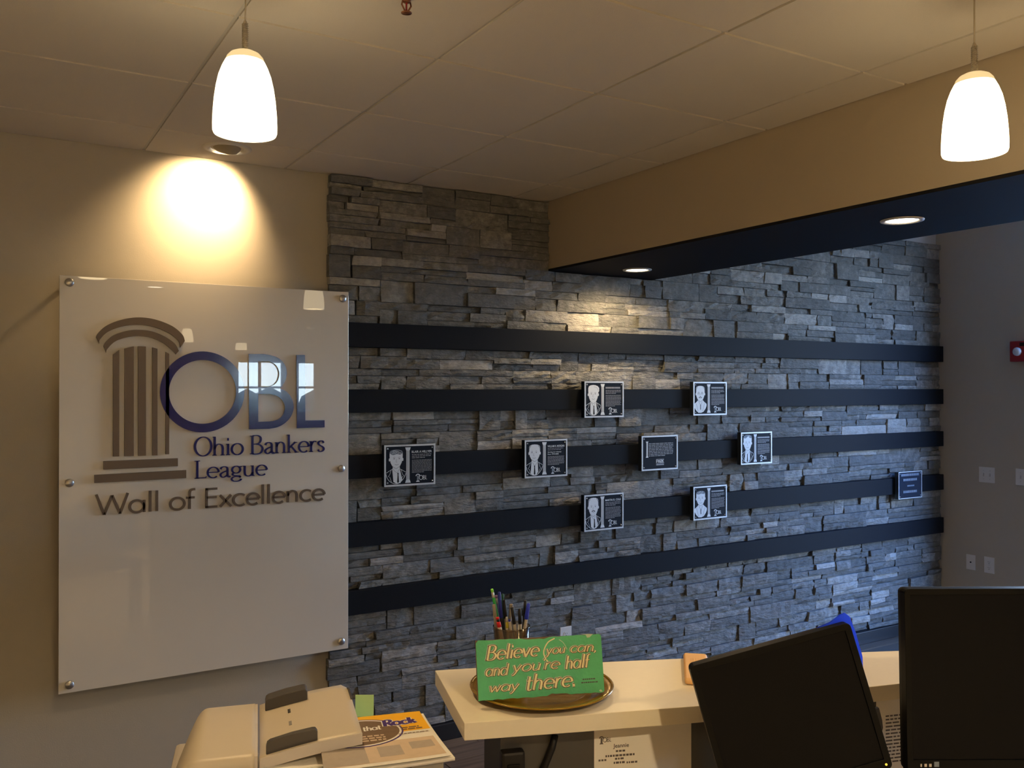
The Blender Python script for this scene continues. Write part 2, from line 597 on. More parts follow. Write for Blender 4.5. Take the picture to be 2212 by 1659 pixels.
ARCH = smooth2([(.09, .34), (.14, .5), (.27, .6), (.41, .54), (.46, .4), (.46, .2), (.46, 0)])
G = {  # glyph: advance, strokes, serif feet (x, y, half width)
    'a': (.64, [arc(.28, .3, .25, .3, 0, 360), [(.54, .6), (.54, .3), (.54, 0)]], [(.58, 0, .05)]),
    '@': (.52, [smooth2([(.06, .46), (.1, .56), (.22, .6), (.34, .55), (.37, .42), (.37, .2), (.39, .05), (.45, .0), (.5, .05)]),
                smooth2([(.37, .37), (.2, .3), (.07, .2), (.06, .09), (.15, .0), (.27, .04), (.37, .14)])], []),
    'c': (.52, [arc(.29, .3, .26, .3, 48, 312)], []),
    'd': (.64, [arc(.28, .3, .25, .3, 0, 360), [(.54, 1.0), (.54, .5), (.54, 0)]], [(.48, 1, .06), (.58, 0, .05)]),
    'e': (.57, [[(.04, .31), (.28, .31), (.53, .31)], arc(.29, .3, .25, .3, 2, 312)], []),
    'f': (.38, [smooth2([(.15, 0), (.15, .4), (.15, .78), (.2, .96), (.36, 1.0)]), [(.02, .58), (.18, .58), (.34, .58)]], [(.15, 0, .1)]),
    'g': (.56, [arc(.25, .4, .19, .2, 0, 360), smooth2([(.14, .23), (.08, .14), (.16, .07), (.38, .04), (.46, -.06)]),
                arc(.26, -.13, .22, .14, 35, 360), [(.38, .54), (.46, .57), (.53, .57)]], []),
    'h': (.6, [[(.09, 1), (.09, .5), (.09, 0)], ARCH], [(.06, 1, .06), (.09, 0, .1), (.46, 0, .1)]),
    'i': (.24, [[(.11, .6), (.11, .3), (.11, 0)], [(.07, .84), (.15, .84)]], [(.08, .6, .06), (.11, 0, .1)]),
    'k': (.56, [[(.09, 1), (.09, .5), (.09, 0)], [(.42, .58), (.26, .42), (.1, .26)], [(.2, .36), (.34, .18), (.48, 0)]], [(.06, 1, .06), (.09, 0, .1), (.42, .58, .09), (.48, 0, .1)]),
    'l': (.24, [[(.11, 1.04), (.11, .5), (.11, 0)]], [(.08, 1, .06), (.11, 0, .1)]),
    'n': (.6, [[(.09, .6), (.09, .3), (.09, 0)], ARCH], [(.06, .6, .06), (.09, 0, .1), (.46, 0, .1)]),
    'o': (.6, [arc(.3, .3, .26, .3, 0, 360)], []),
    'r': (.4, [[(.09, .6), (.09, .3), (.09, 0)], smooth2([(.09, .34), (.15, .5), (.25, .59), (.36, .56)])], [(.06, .6, .06), (.09, 0, .1)]),
    's': (.42, [smooth2([(.34, .48), (.28, .58), (.18, .6), (.08, .54), (.07, .43), (.16, .34), (.26, .28), (.34, .18), (.31, .06), (.2, 0), (.1, .02), (.05, .12)])], []),
    't': (.38, [smooth2([(.15, .86), (.15, .4), (.16, .1), (.22, 0), (.33, .05)]), [(.02, .6), (.17, .6), (.33, .6)]], []),
    'u': (.6, [smooth2([(.09, .6), (.09, .2), (.14, .05), (.27, 0), (.4, .07), (.46, .22)]), [(.46, .6), (.46, .3), (.46, 0)]], [(.05, .6, .06), (.42, .6, .06), (.5, 0, .05)]),
    'v': (.52, [[(.02, .6), (.13, .3), (.24, 0)], [(.24, 0), (.35, .3), (.46, .6)]], []),
    'w': (.76, [[(.02, .6), (.1, .3), (.19, 0)], [(.19, 0), (.36, .54)], [(.36, .54), (.52, 0)], [(.52, 0), (.69, .6)]], []),
    'x': (.52, [[(.03, .6), (.46, 0)], [(.46, .6), (.03, 0)]], []),
    'y': (.54, [[(.03, .6), (.14, .3), (.25, .03)], smooth2([(.47, .6), (.3, .15), (.16, -.22), (.04, -.32)])], []),
    'B': (.66, [[(.1, 1), (.1, .5), (.1, 0)], smooth2([(.1, 1), (.34, 1), (.48, .9), (.49, .72), (.4, .58), (.24, .54), (.1, .54)]),
                smooth2([(.24, .54), (.46, .48), (.58, .3), (.52, .09), (.36, 0), (.1, 0)])], [(.08, 1, .1), (.08, 0, .1)]),
    'E': (.58, [[(.09, 1), (.09, .5), (.09, 0)], [(.05, .965), (.5, .965)], [(.09, .53), (.48, .53)], [(.05, .035), (.5, .035)]], []),
    'L': (.54, [[(.12, 1), (.12, .5), (.12, 0)], [(.06, .03), (.3, .03), (.52, .03)]], [(.12, 1, .12), (.1, 0, .1), (.52, .06, .02)]),
    'O': (.86, [arc(.43, .5, .37, .5, 0, 360)], []),
    'W': (1.14, [[(.02, 1), (.29, 0)], [(.29, 0), (.56, .92)], [(.56, .92), (.83, 0)], [(.83, 0), (1.1, 1)]], []),
    'R': (.62, [[(.1, 1), (.1, .5), (.1, 0)], smooth2([(.1, 1), (.34, 1), (.5, .9), (.5, .68), (.36, .53), (.1, .52)]), [(.3, .52), (.44, .24), (.58, 0)]], [(.08, 1, .1), (.1, 0, .1)]),
    'P': (.58, [[(.1, 1), (.1, .5), (.1, 0)], smooth2([(.1, 1), (.34, 1), (.5, .9), (.5, .65), (.36, .5), (.1, .48)])], [(.1, 0, .1)]),
    'A': (.66, [[(.02, 0), (.33, 1)], [(.33, 1), (.62, 0)], [(.14, .36), (.5, .36)]], [(.03, 0, .07), (.62, 0, .08)]),
    'K': (.64, [[(.1, 1), (.1, .5), (.1, 0)], [(.54, 1), (.12, .45)], [(.24, .6), (.58, 0)]], [(.1, 0, .1), (.58, 0, .08)]),
    ',': (.2, [[(.1, .06), (.09, -.04), (.03, -.14)]], []),
    "'": (.16, [[(.1, 1.0), (.08, .9), (.04, .82)]], []),
    '.': (.22, [[(.05, .05), (.16, .05)]], []),
    ' ': (.32, [], []),
}


def stroke_text(mb, body, fr, size, n0, n1, thick, thin=None, serif=False, slant=0.0, width=None, track=0.0, grow=0.0, wob=0.0, rng=None):
    """draw a line of lettering with its origin at (0, 0) of fr; sizes in metres (cap height = size)"""
    thin = thick if thin is None else thin
    adv = sum(G[c][0] + track for c in body)
    sx = (width / (adv * size)) if width else 1.0
    x = 0.0
    for c in body:
        a, strokes, feet = G[c]
        dy = (rng.uniform(-wob, wob) if rng else 0)
        wf = lambda d: (thin + (thick - thin) * abs(d.y) ** 1.3) * size + grow
        for st in strokes:
            closed = len(st) > 6 and abs(st[0][0] - st[-1][0]) < 1e-6 and abs(st[0][1] - st[-1][1]) < 1e-6
            pts = [((x + p[0] + slant * p[1]) * size * sx, (p[1] + dy) * size) for p in (st[:-1] if closed else st)]
            if c in 'i.' and len(st) == 2 and abs(st[0][1] - st[1][1]) < 1e-6:
                mb.ribbon(pts, thick * 1.15 * size + grow, fr, n0, n1)
            else:
                mb.ribbon(pts, wf, fr, n0, n1, closed)
        if serif:
            for (fx, fy, hw) in feet:
                yy = fy + (0.018 if fy < 0.3 else -0.018)
                mb.ribbon([((x + fx - hw + slant * yy) * size * sx, yy * size), ((x + fx + hw + slant * yy) * size * sx, yy * size)], 0.045 * size + grow, fr, n0, n1)
        x += a + track
    return mb


def letters(body, fr, size, n0, n1, thick, thin=None, serif=False, slant=0.0, width=None, grow=0.0):
    """one mesh builder per visible character of a line"""
    adv = sum(G[c][0] for c in body)
    sx = width / (adv * size)
    x = 0.0
    for c in body:
        if c != ' ':
            f2 = Frame(fr(x * size * sx, 0), fr.u, fr.v, fr.n)
            yield stroke_text(MB(), c, f2, size, n0, n1, thick, thin, serif, slant, G[c][0] * size * sx, 0.0, grow)
        x += G[c][0]


def print_lines(mb, rng, fr, u0, u1, rows, h, n0, n1, word=(0.012, 0.04), gap=0.006, last=0.6):
    """rows of small unreadable print"""
    for k, v in enumerate(rows):
        e = u1 if k < len(rows) - 1 else u0 + (u1 - u0) * last
        u = u0
        while u < e - 0.003:
            w = min(rng.uniform(*word), e - u)
            mb.poly([(u, v), (u + w, v), (u + w, v + h), (u, v + h)], fr, n0, n1)
            u += w + gap
    return mb


rnd = random.Random(7)
# ------------------------------------------------------------------ the setting
XB0, XB1 = 2.66, 3.40           # beam
XS = 1.425                      # left end of the stone facing
LOBZ = 3.05                     # ceiling beyond the beam
T = 0.12

floor = struct(MB().box(XL, XR, YB, 0, -0.10, -0.004).build('floor', M_FLOOR))
MB().box(XL, XB0 - .3, YB, -2.6, -0.004, 0.0).build('bounce_carpet', M_CARPET, floor)  # unseen pale carpet, added to bounce lamp light up to the ceiling
pl = MB().box(-0.6, 0.6, -0.073, 0.073, -0.004, 0.0).mesh('plank', M_PLANK)
k = 0
for j in range(14):
    y = -0.075 - 0.15 * j
    x = 0.35 + (j * 0.47) % 1.2
    while x < XR - 0.61:
        o = bpy.data.objects.new('plank', pl)
        COL.objects.link(o)
        o.parent = floor
        o.location = (x + 0.6 - 0.6, y, 0)
        x += 1.205
        k += 1

wall_back = struct(MB().box(XL, XR, 0, T, 0, LOBZ).build('wall_back', M_WALL))
struct(MB().box(XL - T, XL, YB - T, T, 0, LOBZ).build('wall_left', M_WALL))
y0, y1, z0, z1 = WIN_R
m = MB().box(XR, XR + T, y1, T, 0, LOBZ).box(XR, XR + T, YB - T, y0, 0, LOBZ)
m.box(XR, XR + T, y0, y1, 0, z0).box(XR, XR + T, y0, y1, z1, LOBZ)
struct(m.build('wall_right', M_WALL))
m = MB()
xs = [XL] + [v for w in WIN_B for v in w[:2]] + [XR]
for i in range(0, len(xs), 2):
    m.box(xs[i], xs[i + 1], YB - T, YB, 0, LOBZ)
for (a, b, c, d) in WIN_B:
    m.box(a, b, YB - T, YB, 0, c).box(a, b, YB - T, YB, d, LOBZ)
struct(m.build('wall_front', M_WALL))
# painted strip of wall between the stone and the lobby ceiling
struct(MB().box(XB1, XR, -0.004, 0, 2.84, LOBZ).build('trim_6', M_WHITEWALL))

# windows
wid = 0


def window(o0, ax, w, z0, z1, nx, nz, out):
    """frame bars and one pane per field; ax = direction along the wall, out = outward"""
    global wid
    wid += 1
    root = bpy.data.objects.new('window_%d' % wid, None)
    COL.objects.link(root)
    struct(root)
    root.location = o0
    fr = Frame((0, 0, 0), ax, (0, 0, 1), Vector(out) * -1)
    h = z1 - z0
    b = 0.05
    m = MB()
    m.poly([[(0, 0), (w, 0), (w, h), (0, h)], [(b, b), (b, h - b), (w - b, h - b), (w - b, b)]], fr, -0.08, -0.02)
    m.build('window_frame', M_ALU, root)
    for i in range(1, nx):
        u = w * i / nx
        MB().poly([(u - .025, b), (u + .025, b), (u + .025, h - b), (u - .025, h - b)], fr, -0.075, -0.025).build('mullion', M_ALU, root)
    for j in range(1, nz):
        v = h * j / nz
        MB().poly([(b, v - .022), (w - b, v - .022), (w - b, v + .022), (b, v + .022)], fr, -0.07, -0.03).build('mullion', M_ALU, root)
    for i in range(nx):
        for j in range(nz):
            ua, ub, va, vb = w * i / nx, w * (i + 1) / nx, h * j / nz, h * (j + 1) / nz
            MB().poly([(ua + .01, va + .01), (ub - .01, va + .01), (ub - .01, vb - .01), (ua + .01, vb - .01)], fr, -0.052, -0.048).build('pane', M_PANE, root)
    return root


window((XR, WIN_R[0], WIN_R[2]), (0, 1, 0), WIN_R[1] - WIN_R[0], WIN_R[2], WIN_R[3], 2, 1, (1, 0, 0))
for (a, b, c, d) in WIN_B:
    window((a, YB, c), (1, 0, 0), b - a, c, d, 2 if b - a > .6 else 1, 2, (0, -1, 0))

# ceiling: slab, lay-in tiles, grid bars
ceiling = struct(MB().box(XL, XB0, YB, 0, CZ + 0.03, CZ + 0.10).build('ceiling', M_GRID))
GX = [0.605 + 0.6096 * i for i in range(-7, 4)]         # grid lines that run away from the wall
GY = [-0.37 - 0.6096 * j for j in range(0, 23)]          # grid lines along the wall
GX = [x for x in GX if XL + .05 < x < XB0 - .05]
ex = [XL] + GX + [XB0]
ey = [0.0] + [y for y in GY if y > YB + .1] + [YB]
meshes = {}
for i in range(len(ex) - 1):
    for j in range(len(ey) - 1):
        w = ex[i + 1] - ex[i]
        d = ey[j] - ey[j + 1]
        key = (round(w, 3), round(d, 3))
        if key not in meshes:
            g = 0.0065
            a, b = w / 2 - g, d / 2 - g
            q = MB()
            q.poly([(-a, -b), (a, -b), (a, b), (-a, b)], Frame((0, 0, 0), (1, 0, 0), (0, -1, 0), (0, 0, -1)), -0.016, 0.0)
            meshes[key] = q.mesh('ceiling_tile', M_TILE)
        o = bpy.data.objects.new('ceiling_tile', meshes[key])
        COL.objects.link(o)
        o.parent = ceiling
        o.location = ((ex[i] + ex[i + 1]) / 2, (ey[j] + ey[j + 1]) / 2, CZ)
for x in GX:
    MB().box(x - .009, x + .009, YB, 0, CZ + .006, CZ + .03).build('grid_bar', M_GRID, ceiling)
for y in ey[1:-1]:
    MB().box(XL, XB0, y - .009, y + .009, CZ + .0065, CZ + .029).build('grid_bar', M_GRID, ceiling)
struct(MB().box(XB1, XR, YB, 0, LOBZ, LOBZ + .1).build('ceiling', M_WHITEWALL))

beam = struct(MB().box(XB0, XB1, YB, 0, BZ + .012, LOBZ + .1).build('beam', M_BEAM))
MB().box(XB0 + .002, XB1, YB, -0.0, BZ, BZ + .012).build('soffit_panel', M_UNDER, beam)

# stone facing
BANDS = [(1.967, 2.083), (1.654, 1.764), (1.341, 1.451), (1.017, 1.131), (0.697, 0.811)]
XE = XR - 0.006


def split_rows(z0, z1, n):
    return [(z0 + (z1 - z0) * i / n, z0 + (z1 - z0) * (i + 1) / n) for i in range(n)]


rows = []
rows += [(a, b, XS, XE) for a, b in split_rows(0.088, BANDS[4][0], 6)]
for i in range(4, 0, -1):
    rows += [(a, b, XS, XE) for a, b in split_rows(BANDS[i][1], BANDS[i - 1][0], 2)]
rows += [(a, b, XS, XE) for a, b in split_rows(BANDS[0][1], BZ - .003, 3)]
rows += [(a, b, XS, XB0 - .003) for a, b in split_rows(BZ - .003, CZ - .004, 4)]
rows += [(a, b, XB1 + .003, XE) for a, b in split_rows(BZ - .003, 2.842, 4)]

cells = []      # x0, x1, z0, z1
sr = random.Random(21)


def layer(x0, x1, z0, z1, p=0.45):
    w = x1 - x0
    if w > 0.20 and sr.random() < p + (0.5 if w > .36 else 0):
        c = x0 + w * sr.uniform(.3, .7)
        cells.append((x0, c, z0, z1))
        cells.append((c, x1, z0, z1))
    else:
        cells.append((x0, x1, z0, z1))


for (za, zb, xa, xb) in rows:
    x = xa
    h = zb - za
    while x < xb - 1e-4:
        w = sr.uniform(.20, .50)
        if xb - (x + w) < .16:
            w = xb - x
        r = sr.random()
        if r < .12:
            layer(x, x + w, za, zb, .6)
        elif r < .62:
            c = za + h * sr.choice([.34, .4, .5, .6, .66])
            layer(x, x + w, za, c)
            layer(x, x + w, c, zb)
        elif r < .88:
            c1 = za + h * sr.uniform(.26, .38)
            c2 = za + h * sr.uniform(.60, .72)
            layer(x, x + w, za, c1, .35)
            layer(x, x + w, c1, c2, .35)
            layer(x, x + w, c2, zb, .35)
        else:
            c = x + w * sr.uniform(.35, .65)
            layer(x, c, za, zb, .2)
            q = za + h * sr.uniform(.35, .65)
            layer(c, x + w, za, q, .1)
            layer(c, x + w, q, zb, .1)
        x += w


def stone(cell):
    x0, x1, z0, z1 = cell
    g = 0.0012
    x0 += g
    x1 -= g
    z0 += g
    z1 -= g
    w, h = x1 - x0, z1 - z0
    left = abs(cell[0] - XS) < 1e-4
    if left:
        x0 -= sr.uniform(0, .012)
    dep = sr.choice([.033, .038, .042, .046, .050]) + sr.uniform(-.003, .003)
    rough = sr.choice([.002, .004, .007, .010])
    tilt = sr.uniform(-.005, .005)
    tilt2 = sr.uniform(-.006, .006)
    sl0 = sr.uniform(-.012, .012) if sr.random() < .3 and not left else 0
    sl1 = sr.uniform(-.012, .012) if sr.random() < .3 else 0
    nx = max(2, min(6, round(w / .045)))
    nz = 2 if h < .05 else 3
    seed = Vector((sr.uniform(0, 50), sr.uniform(0, 50), sr.uniform(0, 50)))
    V, Fc = [], []
    for j in range(nz + 1):
        for i in range(nx + 1):
            s, t = i / nx, j / nz
            xx = x0 + w * s
            zz = z0 + h * t
            if i == 0:
                xx += sl0 * (t - .5)
            if i == nx and abs(cell[1] - XE) > 1e-3 and abs(cell[1] - XB0) > .01:
                xx += sl1 * (t - .5)
            y = dep + rough * noise.noise(Vector((xx * 22, zz * 45, 0)) + seed) * 1.3 + tilt * (s - .5) * 2 + tilt2 * (t - .5)
            if i in (0, nx) or j in (0, nz):
                y -= .0035
            y = min(max(y, .016), .060)
            V.append((xx, -y, zz))
    W = nx + 1
    for j in range(nz):
        for i in range(nx):
            a = j * W + i
            Fc.append((a, a + 1, a + W + 1, a + W))
    ring = [i for i in range(nx + 1)] + [j * W + nx for j in range(1, nz + 1)] + [nz * W + i for i in range(nx - 1, -1, -1)] + [j * W for j in range(nz - 1, 0, -1)]
    b = len(V)
    for k in ring:
        V.append((V[k][0], -0.002, V[k][2]))
    n = len(ring)
    for k in range(n):
        k2 = (k + 1) % n
        Fc.append((ring[k2], ring[k], b + k, b + k2))
    tone = min(.95, max(.12, sr.gauss(.48, .10)))
    if sr.random() < .14:
        tone = sr.uniform(.66, .98)
    return V, Fc, tone


def stone_mesh(name, parts, org):
    V, Fc, tn = [], [], []
    for (v, f, t) in parts:
        b = len(V)
        V += [(p[0] - org[0], p[1] - org[1], p[2] - org[2]) for p in v]
        Fc += [tuple(b + i for i in q) for q in f]
        tn += [t] * len(f)
    me = bpy.data.meshes.new(name)
    me.from_pydata(V, [], Fc)
    me.materials.append(M_STONE)
    a = me.attributes.new('tone', 'FLOAT', 'FACE')
    a.data.foreach_set('value', tn)
    return me


allst = []
for c in cells:
    st = stone(c)
    xm = (c[0] + c[1]) / 2
    zm = (c[2] + c[3]) / 2
    pa, pb = project(Vector((c[0], -.05, c[2]))), project(Vector((c[1], -.05, c[3])))
    area = abs(pb[0] - pa[0]) * abs((project(Vector((xm, -.05, c[2])))[1] - project(Vector((xm, -.05, c[3])))[1]))
    px, py = project(Vector((xm, -.05, zm)))
    if px < 753 and 637 < py < 1395:
        area = 0
    if 1500 < px and py > 1440 or px > 1950 and py > 1280:
        area = 0
    if 940 < px < 1500 and py > 1440:
        area = 0
    allst.append((area, c, st))
allst.sort(key=lambda t: -t[0])
MB().box(XS + .003, XB0, -.010, 0, .085, CZ - .006).box(XB0, XB1, -.010, 0, .085, BZ - .002).box(XB1, XE, -.010, 0, .085, 2.838).build('stone_backing', M_BACKER, wall_back)
for area, c, st in allst[:298]:
    org = ((c[0] + c[1]) / 2, 0, (c[2] + c[3]) / 2)
    o = bpy.data.objects.new('stone', stone_mesh('stone', [st], org))
    COL.objects.link(o)
    o.parent = wall_back
    o.location = org
o = bpy.data.objects.new('stone_courses', stone_mesh('stone_courses', [s[2] for s in allst[298:]], (0, 0, 0)))
COL.objects.link(o)
o.parent = wall_back
o['kind'] = 'stuff'

# dark boards across the stone, baseboards
for i, (a, b) in enumerate(BANDS):
    struct(MB().box(XS + .004, XR - .012, -.070, -.0, a, b).build('trim_%d' % (i + 1), M_BAND, bevel=.0015))
struct(MB().box(XS, XR - .003, -.062, -.0, 0, .085).build('baseboard_back', M_BASE, bevel=.003))
struct(MB().box(XR - .014, XR, WIN_R[1] + .02, -.065, 0, .085).build('baseboard_right', M_BASE, bevel=.002))
struct(MB().box(XL, XS - .004, -.014, 0, 0, .085).build('baseboard_left', M_BASE, bevel=.002))

# outdoors, seen only through the far windows and mirrored in the wall sign
struct(MB().box(-120, 150, -260, 60, -5.2, -5.0).build('ground', M_GROUND))
tr = random.Random(3)
m = MB()
for i in range(70):
    x = -50 + i * 2.2 + tr.uniform(-1, 1)
    y = -95 + tr.uniform(-8, 8)
    r = tr.uniform(2.0, 2.9)
    z = -5 + r * 0.9
    for dz, f in ((0, 1.0), (r * .85, .72)):
        m.lathe([(0.05, -r * f), (r * f * .8, -r * f * .55), (r * f, 0), (r * f * .75, r * f * .6), (0.05, r * f)], 9, (x + tr.uniform(-.6, .6), y, z + dz))
o = m.build('tree_belt', M_LEAF, smooth=True)
tag(o, 'dark green belt of trees outside the far windows', 'trees')
o['kind'] = 'stuff'
for (hx, hy, hw) in ((22, -62, 9), (34, -66, 8)):
    r_ = thing('house', 'pale house with grey roof below the trees outside, %s' % ('broad' if hw == 9 else 'narrow'), 'house', (hx, hy, -5))
    MB().box(-hw / 2, hw / 2, -3, 3, 0, 2.6).build('siding', M_HOUSE, r_)
    MB().poly([(-hw / 2 - .4, 2.6), (hw / 2 + .4, 2.6), (0, 4.4)], Frame((0, 3.3, 0), (1, 0, 0), (0, 0, 1), (0, 1, 0)), -6.6, 0).build('roof', M_ROOF, r_)


# ------------------------------------------------------------------ lamps
def spot(loc, target, energy, size, blend, radius=.03, color=WARM):
    l = bpy.data.lights.new('lamp_bulb', 'SPOT')
    l.energy = energy
    l.color = color
    l.spot_size = math.radians(size)
    l.spot_blend = blend
    l.shadow_soft_size = radius
    o = bpy.data.objects.new('lamp_bulb', l)
    o.location = loc
    o.rotation_euler = (Vector(target) - Vector(loc)).to_track_quat('-Z', 'Y').to_euler()
    COL.objects.link(o)
    return o


def bulb(loc, energy, radius=.05, color=WARM):
    l = bpy.data.lights.new('lamp_bulb', 'POINT')
    l.energy = energy
    l.color = color
    l.shadow_soft_size = radius
    o = bpy.data.objects.new('lamp_bulb', l)
    o.location = loc
    COL.objects.link(o)
    return o


E_PEND, E_DOWN, E_EYE, E_FILL = 33.0, 30.0, 80.0, 690.0


def pendant(x, y, zb, label, group=None):
    """bell-shaped opal glass pendant, mouth at height zb"""
    t = thing('pendant_lamp', label, 'pendant lamp', (x, y, zb), 0, group)
    PS = 1.137
    hs = .1835 * PS
    prof = [(.0665, 0), (.0688, .006), (.0690, .020), (.0680, .045), (.0655, .075), (.0615, .103), (.056, .128), (.049, .147), (.0425, .160)]
    prof = [(r * PS, z * PS) for r, z in prof]
    MB().lathe([(r - .004, z) for r, z in reversed(prof)] + prof, 40).build('shade', M_SHADE, t, True)
    MB().lathe([(r * PS, z * PS) for r, z in ((.0425, .160), (.039, .169), (.032, .177), (.022, .182), (.006, .1835))], 32).build('shade_cap', M_CAPGL, t, True)
    MB().lathe([(.007, hs - .002), (.0065, hs + .006), (.0058, hs + .070), (.003, hs + .078)], 12, capt=True).build('strain_relief', M_CORD, t, True)
    m = MB()
    n = 110
    m.tube([(.0076 * math.cos(i * .75), .0076 * math.sin(i * .75), hs + i * .00064) for i in range(n)], .0011, 5)
    m.build('coil', M_CORD, t, True)
    top = CZ - zb
    MB().tube([(0, 0, hs + .07), (.0015, .001, (hs + .07 + top) * .5), (0, 0, top - .002)], .0022, 7).build('cable', M_CORD, t, True)
    MB().lathe([(.001, top - .005), (.012, top - .0045), (.016, top - .0005)], 28).build('canopy', M_TRIM, t, True)
    s = spot((0, 0, .045), (0, 0, -1), E_PEND, 108, .8, .035)
    s.parent = t
    s.location = (0, 0, .03)
    s.rotation_euler = (0, 0, 0)
    return t


pendant(0.575, -1.793, 2.409, 'lit white bell pendant lamp hanging near the wall sign')
pendant(2.202, -2.708, 2.375, 'lit white bell pendant lamp hanging near the beam')
# two more hang far behind the camera and show as small glints in the sign
pendant(2.46, -8.80, 2.405, 'lit white pendant lamp mirrored in the sign beside the column capital')
pendant(3.19, -8.80, 2.315, 'lit white pendant lamp mirrored in the sign above the letter B')


def downlight(x, y, z, label, group, energy, size=100, color=WARM, rr=.062):
    t = thing('downlight', label, 'downlight', (x, y, z), 0, group)
    MB().lathe([(rr + .016, 0), (rr + .015, -.004), (rr + .003, -.006), (rr - .004, -.002), (rr - .006, .0005)], 40).build('trim_ring', M_TRIM, t, True)
    MB().lathe([(.0005, -.0012), (rr - .004, -.0010)], 40).build('lens', M_LENS, t)
    s = spot((0, 0, 0), (0, 0, -1), energy, size, .6, .045, color)
    s.parent = t
    s.location = (0, 0, -.020)
    s.rotation_euler = (0, 0, 0)
    return t


downlight(3.035, -.325, BZ, 'lit recessed downlight in the dark soffit next to the stone wall', None, E_DOWN, 165)
downlight(3.000, -1.940, BZ, 'lit recessed downlight in the dark soffit farther out from the stone wall', None, E_DOWN * .35, 125)
for y in (-3.555, -5.17):
    downlight(3.0, y, BZ, 'lit recessed downlight in the soffit behind the reception desk', 'soffit downlights out of view', E_DOWN * .35, 125)
downlight(.72, -4.95, CZ, 'unseen fill downlight added in the office ceiling behind the desk', None, E_FILL * .3, 150, FILL_WARM, .08)  # unseen fill lamp, added to brighten the counter front and nearby faces
for (x, y) in ((-2.44, -5.55), (1.52, -5.55), (-1.83, -7.99), (.3, -7.99), (-1.22, -10.43), (.91, -10.43), (-.3, -12.5), (1.8, -12.5)):  # unseen fill lamps, added for warm ambient light in the room
    downlight(x, y, CZ, 'unseen fill downlight added in the office ceiling', 'added fill downlights', E_FILL, 95, FILL_WARM, .08)

# adjustable eyeball light washing the sign wall
ex_, ey_ = .902, -.225
t = thing('eyeball_downlight', 'white ringed eyeball ceiling light aimed at the wall above the sign', 'downlight', (ex_, ey_, CZ))
MB().lathe([(.100, 0), (.0985, -.005), (.085, -.008), (.070, -.004), (.067, 0)], 44).build('trim_ring', M_TRIM, t, True)
q = Vector((0, .62, -.78)).rotation_difference(Vector((0, 0, 1))).inverted().to_matrix()
prof = [(.0665 * math.sin(a), .0665 * math.cos(a)) for a in [math.radians(v) for v in range(52, 181, 8)]]
MB().lathe([(.046, .0385)] + prof, 36, (0, 0, .034), q).build('eyeball', M_EYE, t, True)
MB().lathe([(.0005, .030), (.047, .034)], 30, (0, 0, .034), q).build('lens', M_LENS, t)
tx, tz = .855 - ex_, 2.60 - CZ
s = spot((0, 0, 0), (0, 0, -1), E_EYE, 108, 1.0, .03, (1.0, .67, .33))
s.parent = t
s.location = (0, .040, -.016)
s.rotation_euler = (Vector((tx, -ey_, tz)) - Vector(s.location)).to_track_quat('-Z', 'Y').to_euler()

# sprinkler
p = on_z(878, -12, CZ)
t = thing('sprinkler_head', 'small brass fire sprinkler head hanging from a ceiling tile', 'sprinkler', (p.x, p.y, CZ))
MB().lathe([(.032, 0), (.031, -.004), (.012, -.008)], 28).build('escutcheon', M_TRIM, t, True)
MB().lathe([(.011, -.006), (.011, -.018), (.007, -.022)], 16, capt=True).build('body', M_BRASS, t, True)
for sx in (-1, 1):
    MB().tube([(sx * .010, 0, -.016), (sx * .013, 0, -.028), (sx * .004, 0, -.044)], .0022, 6).build('frame_arm', M_BRASS, t, True)
MB().lathe([(.0025, -.020), (.0025, -.042)], 8, capt=True).build('glass_bulb', M_RED, t, True)
MB().lathe([(.002, -.043), (.014, -.047), (.014, -.0485), (.001, -.0485)], 20).build('deflector', M_BRASS, t, True)
# ------------------------------------------------------------------ wall sign
SY = -.092                                  # front face of the acrylic panel
SX0, SX1, SZ0, SZ1 = .280, 1.492, .552, 2.222
sign = thing('wall_sign', 'large white acrylic wall sign with brown column emblem and raised navy letters', 'sign',
             ((SX0 + SX1) / 2, SY, SZ0))
SF = Frame((-sign.location.x, 0, -SZ0), (1, 0, 0), (0, 0, 1), (0, -1, 0))      # takes world x, z


def S4(cx, cy):
    """point read off an enlarged view of the sign's upper half"""
    p = on_y(100 + cx * .30741, 560 + cy * .30741, SY)
    return (p.x, p.z)


def S1(px, py):
    p = on_y(px, py, SY)
    return (p.x, p.z)


MB().poly([(SX0, SZ0), (SX1, SZ0), (SX1, SZ1), (SX0, SZ1)], SF, -.012, 0).build('panel', M_ACRYL, sign, bevel=.0015)
for (px, py) in ((150, 610), (740, 645), (150, 1043), (737, 1012), (150, 1479), (737, 1385)):
    c = S1(px, py)
    lx, lz = c[0] - sign.location.x, c[1] - SZ0
    rot = Matrix.Rotation(math.pi / 2, 3, 'X')
    so = MB().lathe([(.0165, -.002), (.0165, .006), (.015, .0085), (.0005, .009)], 24, (lx, 0, lz), rot).build('standoff_cap', M_STEEL, sign, True)
    MB().lathe([(.010, -.088), (.010, -.0125)], 16, (lx, 0, lz), rot).build('standoff_post', M_STEEL, sign, True)
LT = .012           # letter thickness


def arcband(top, bot):
    return smooth2(top, 6) + list(reversed(smooth2(bot, 6)))


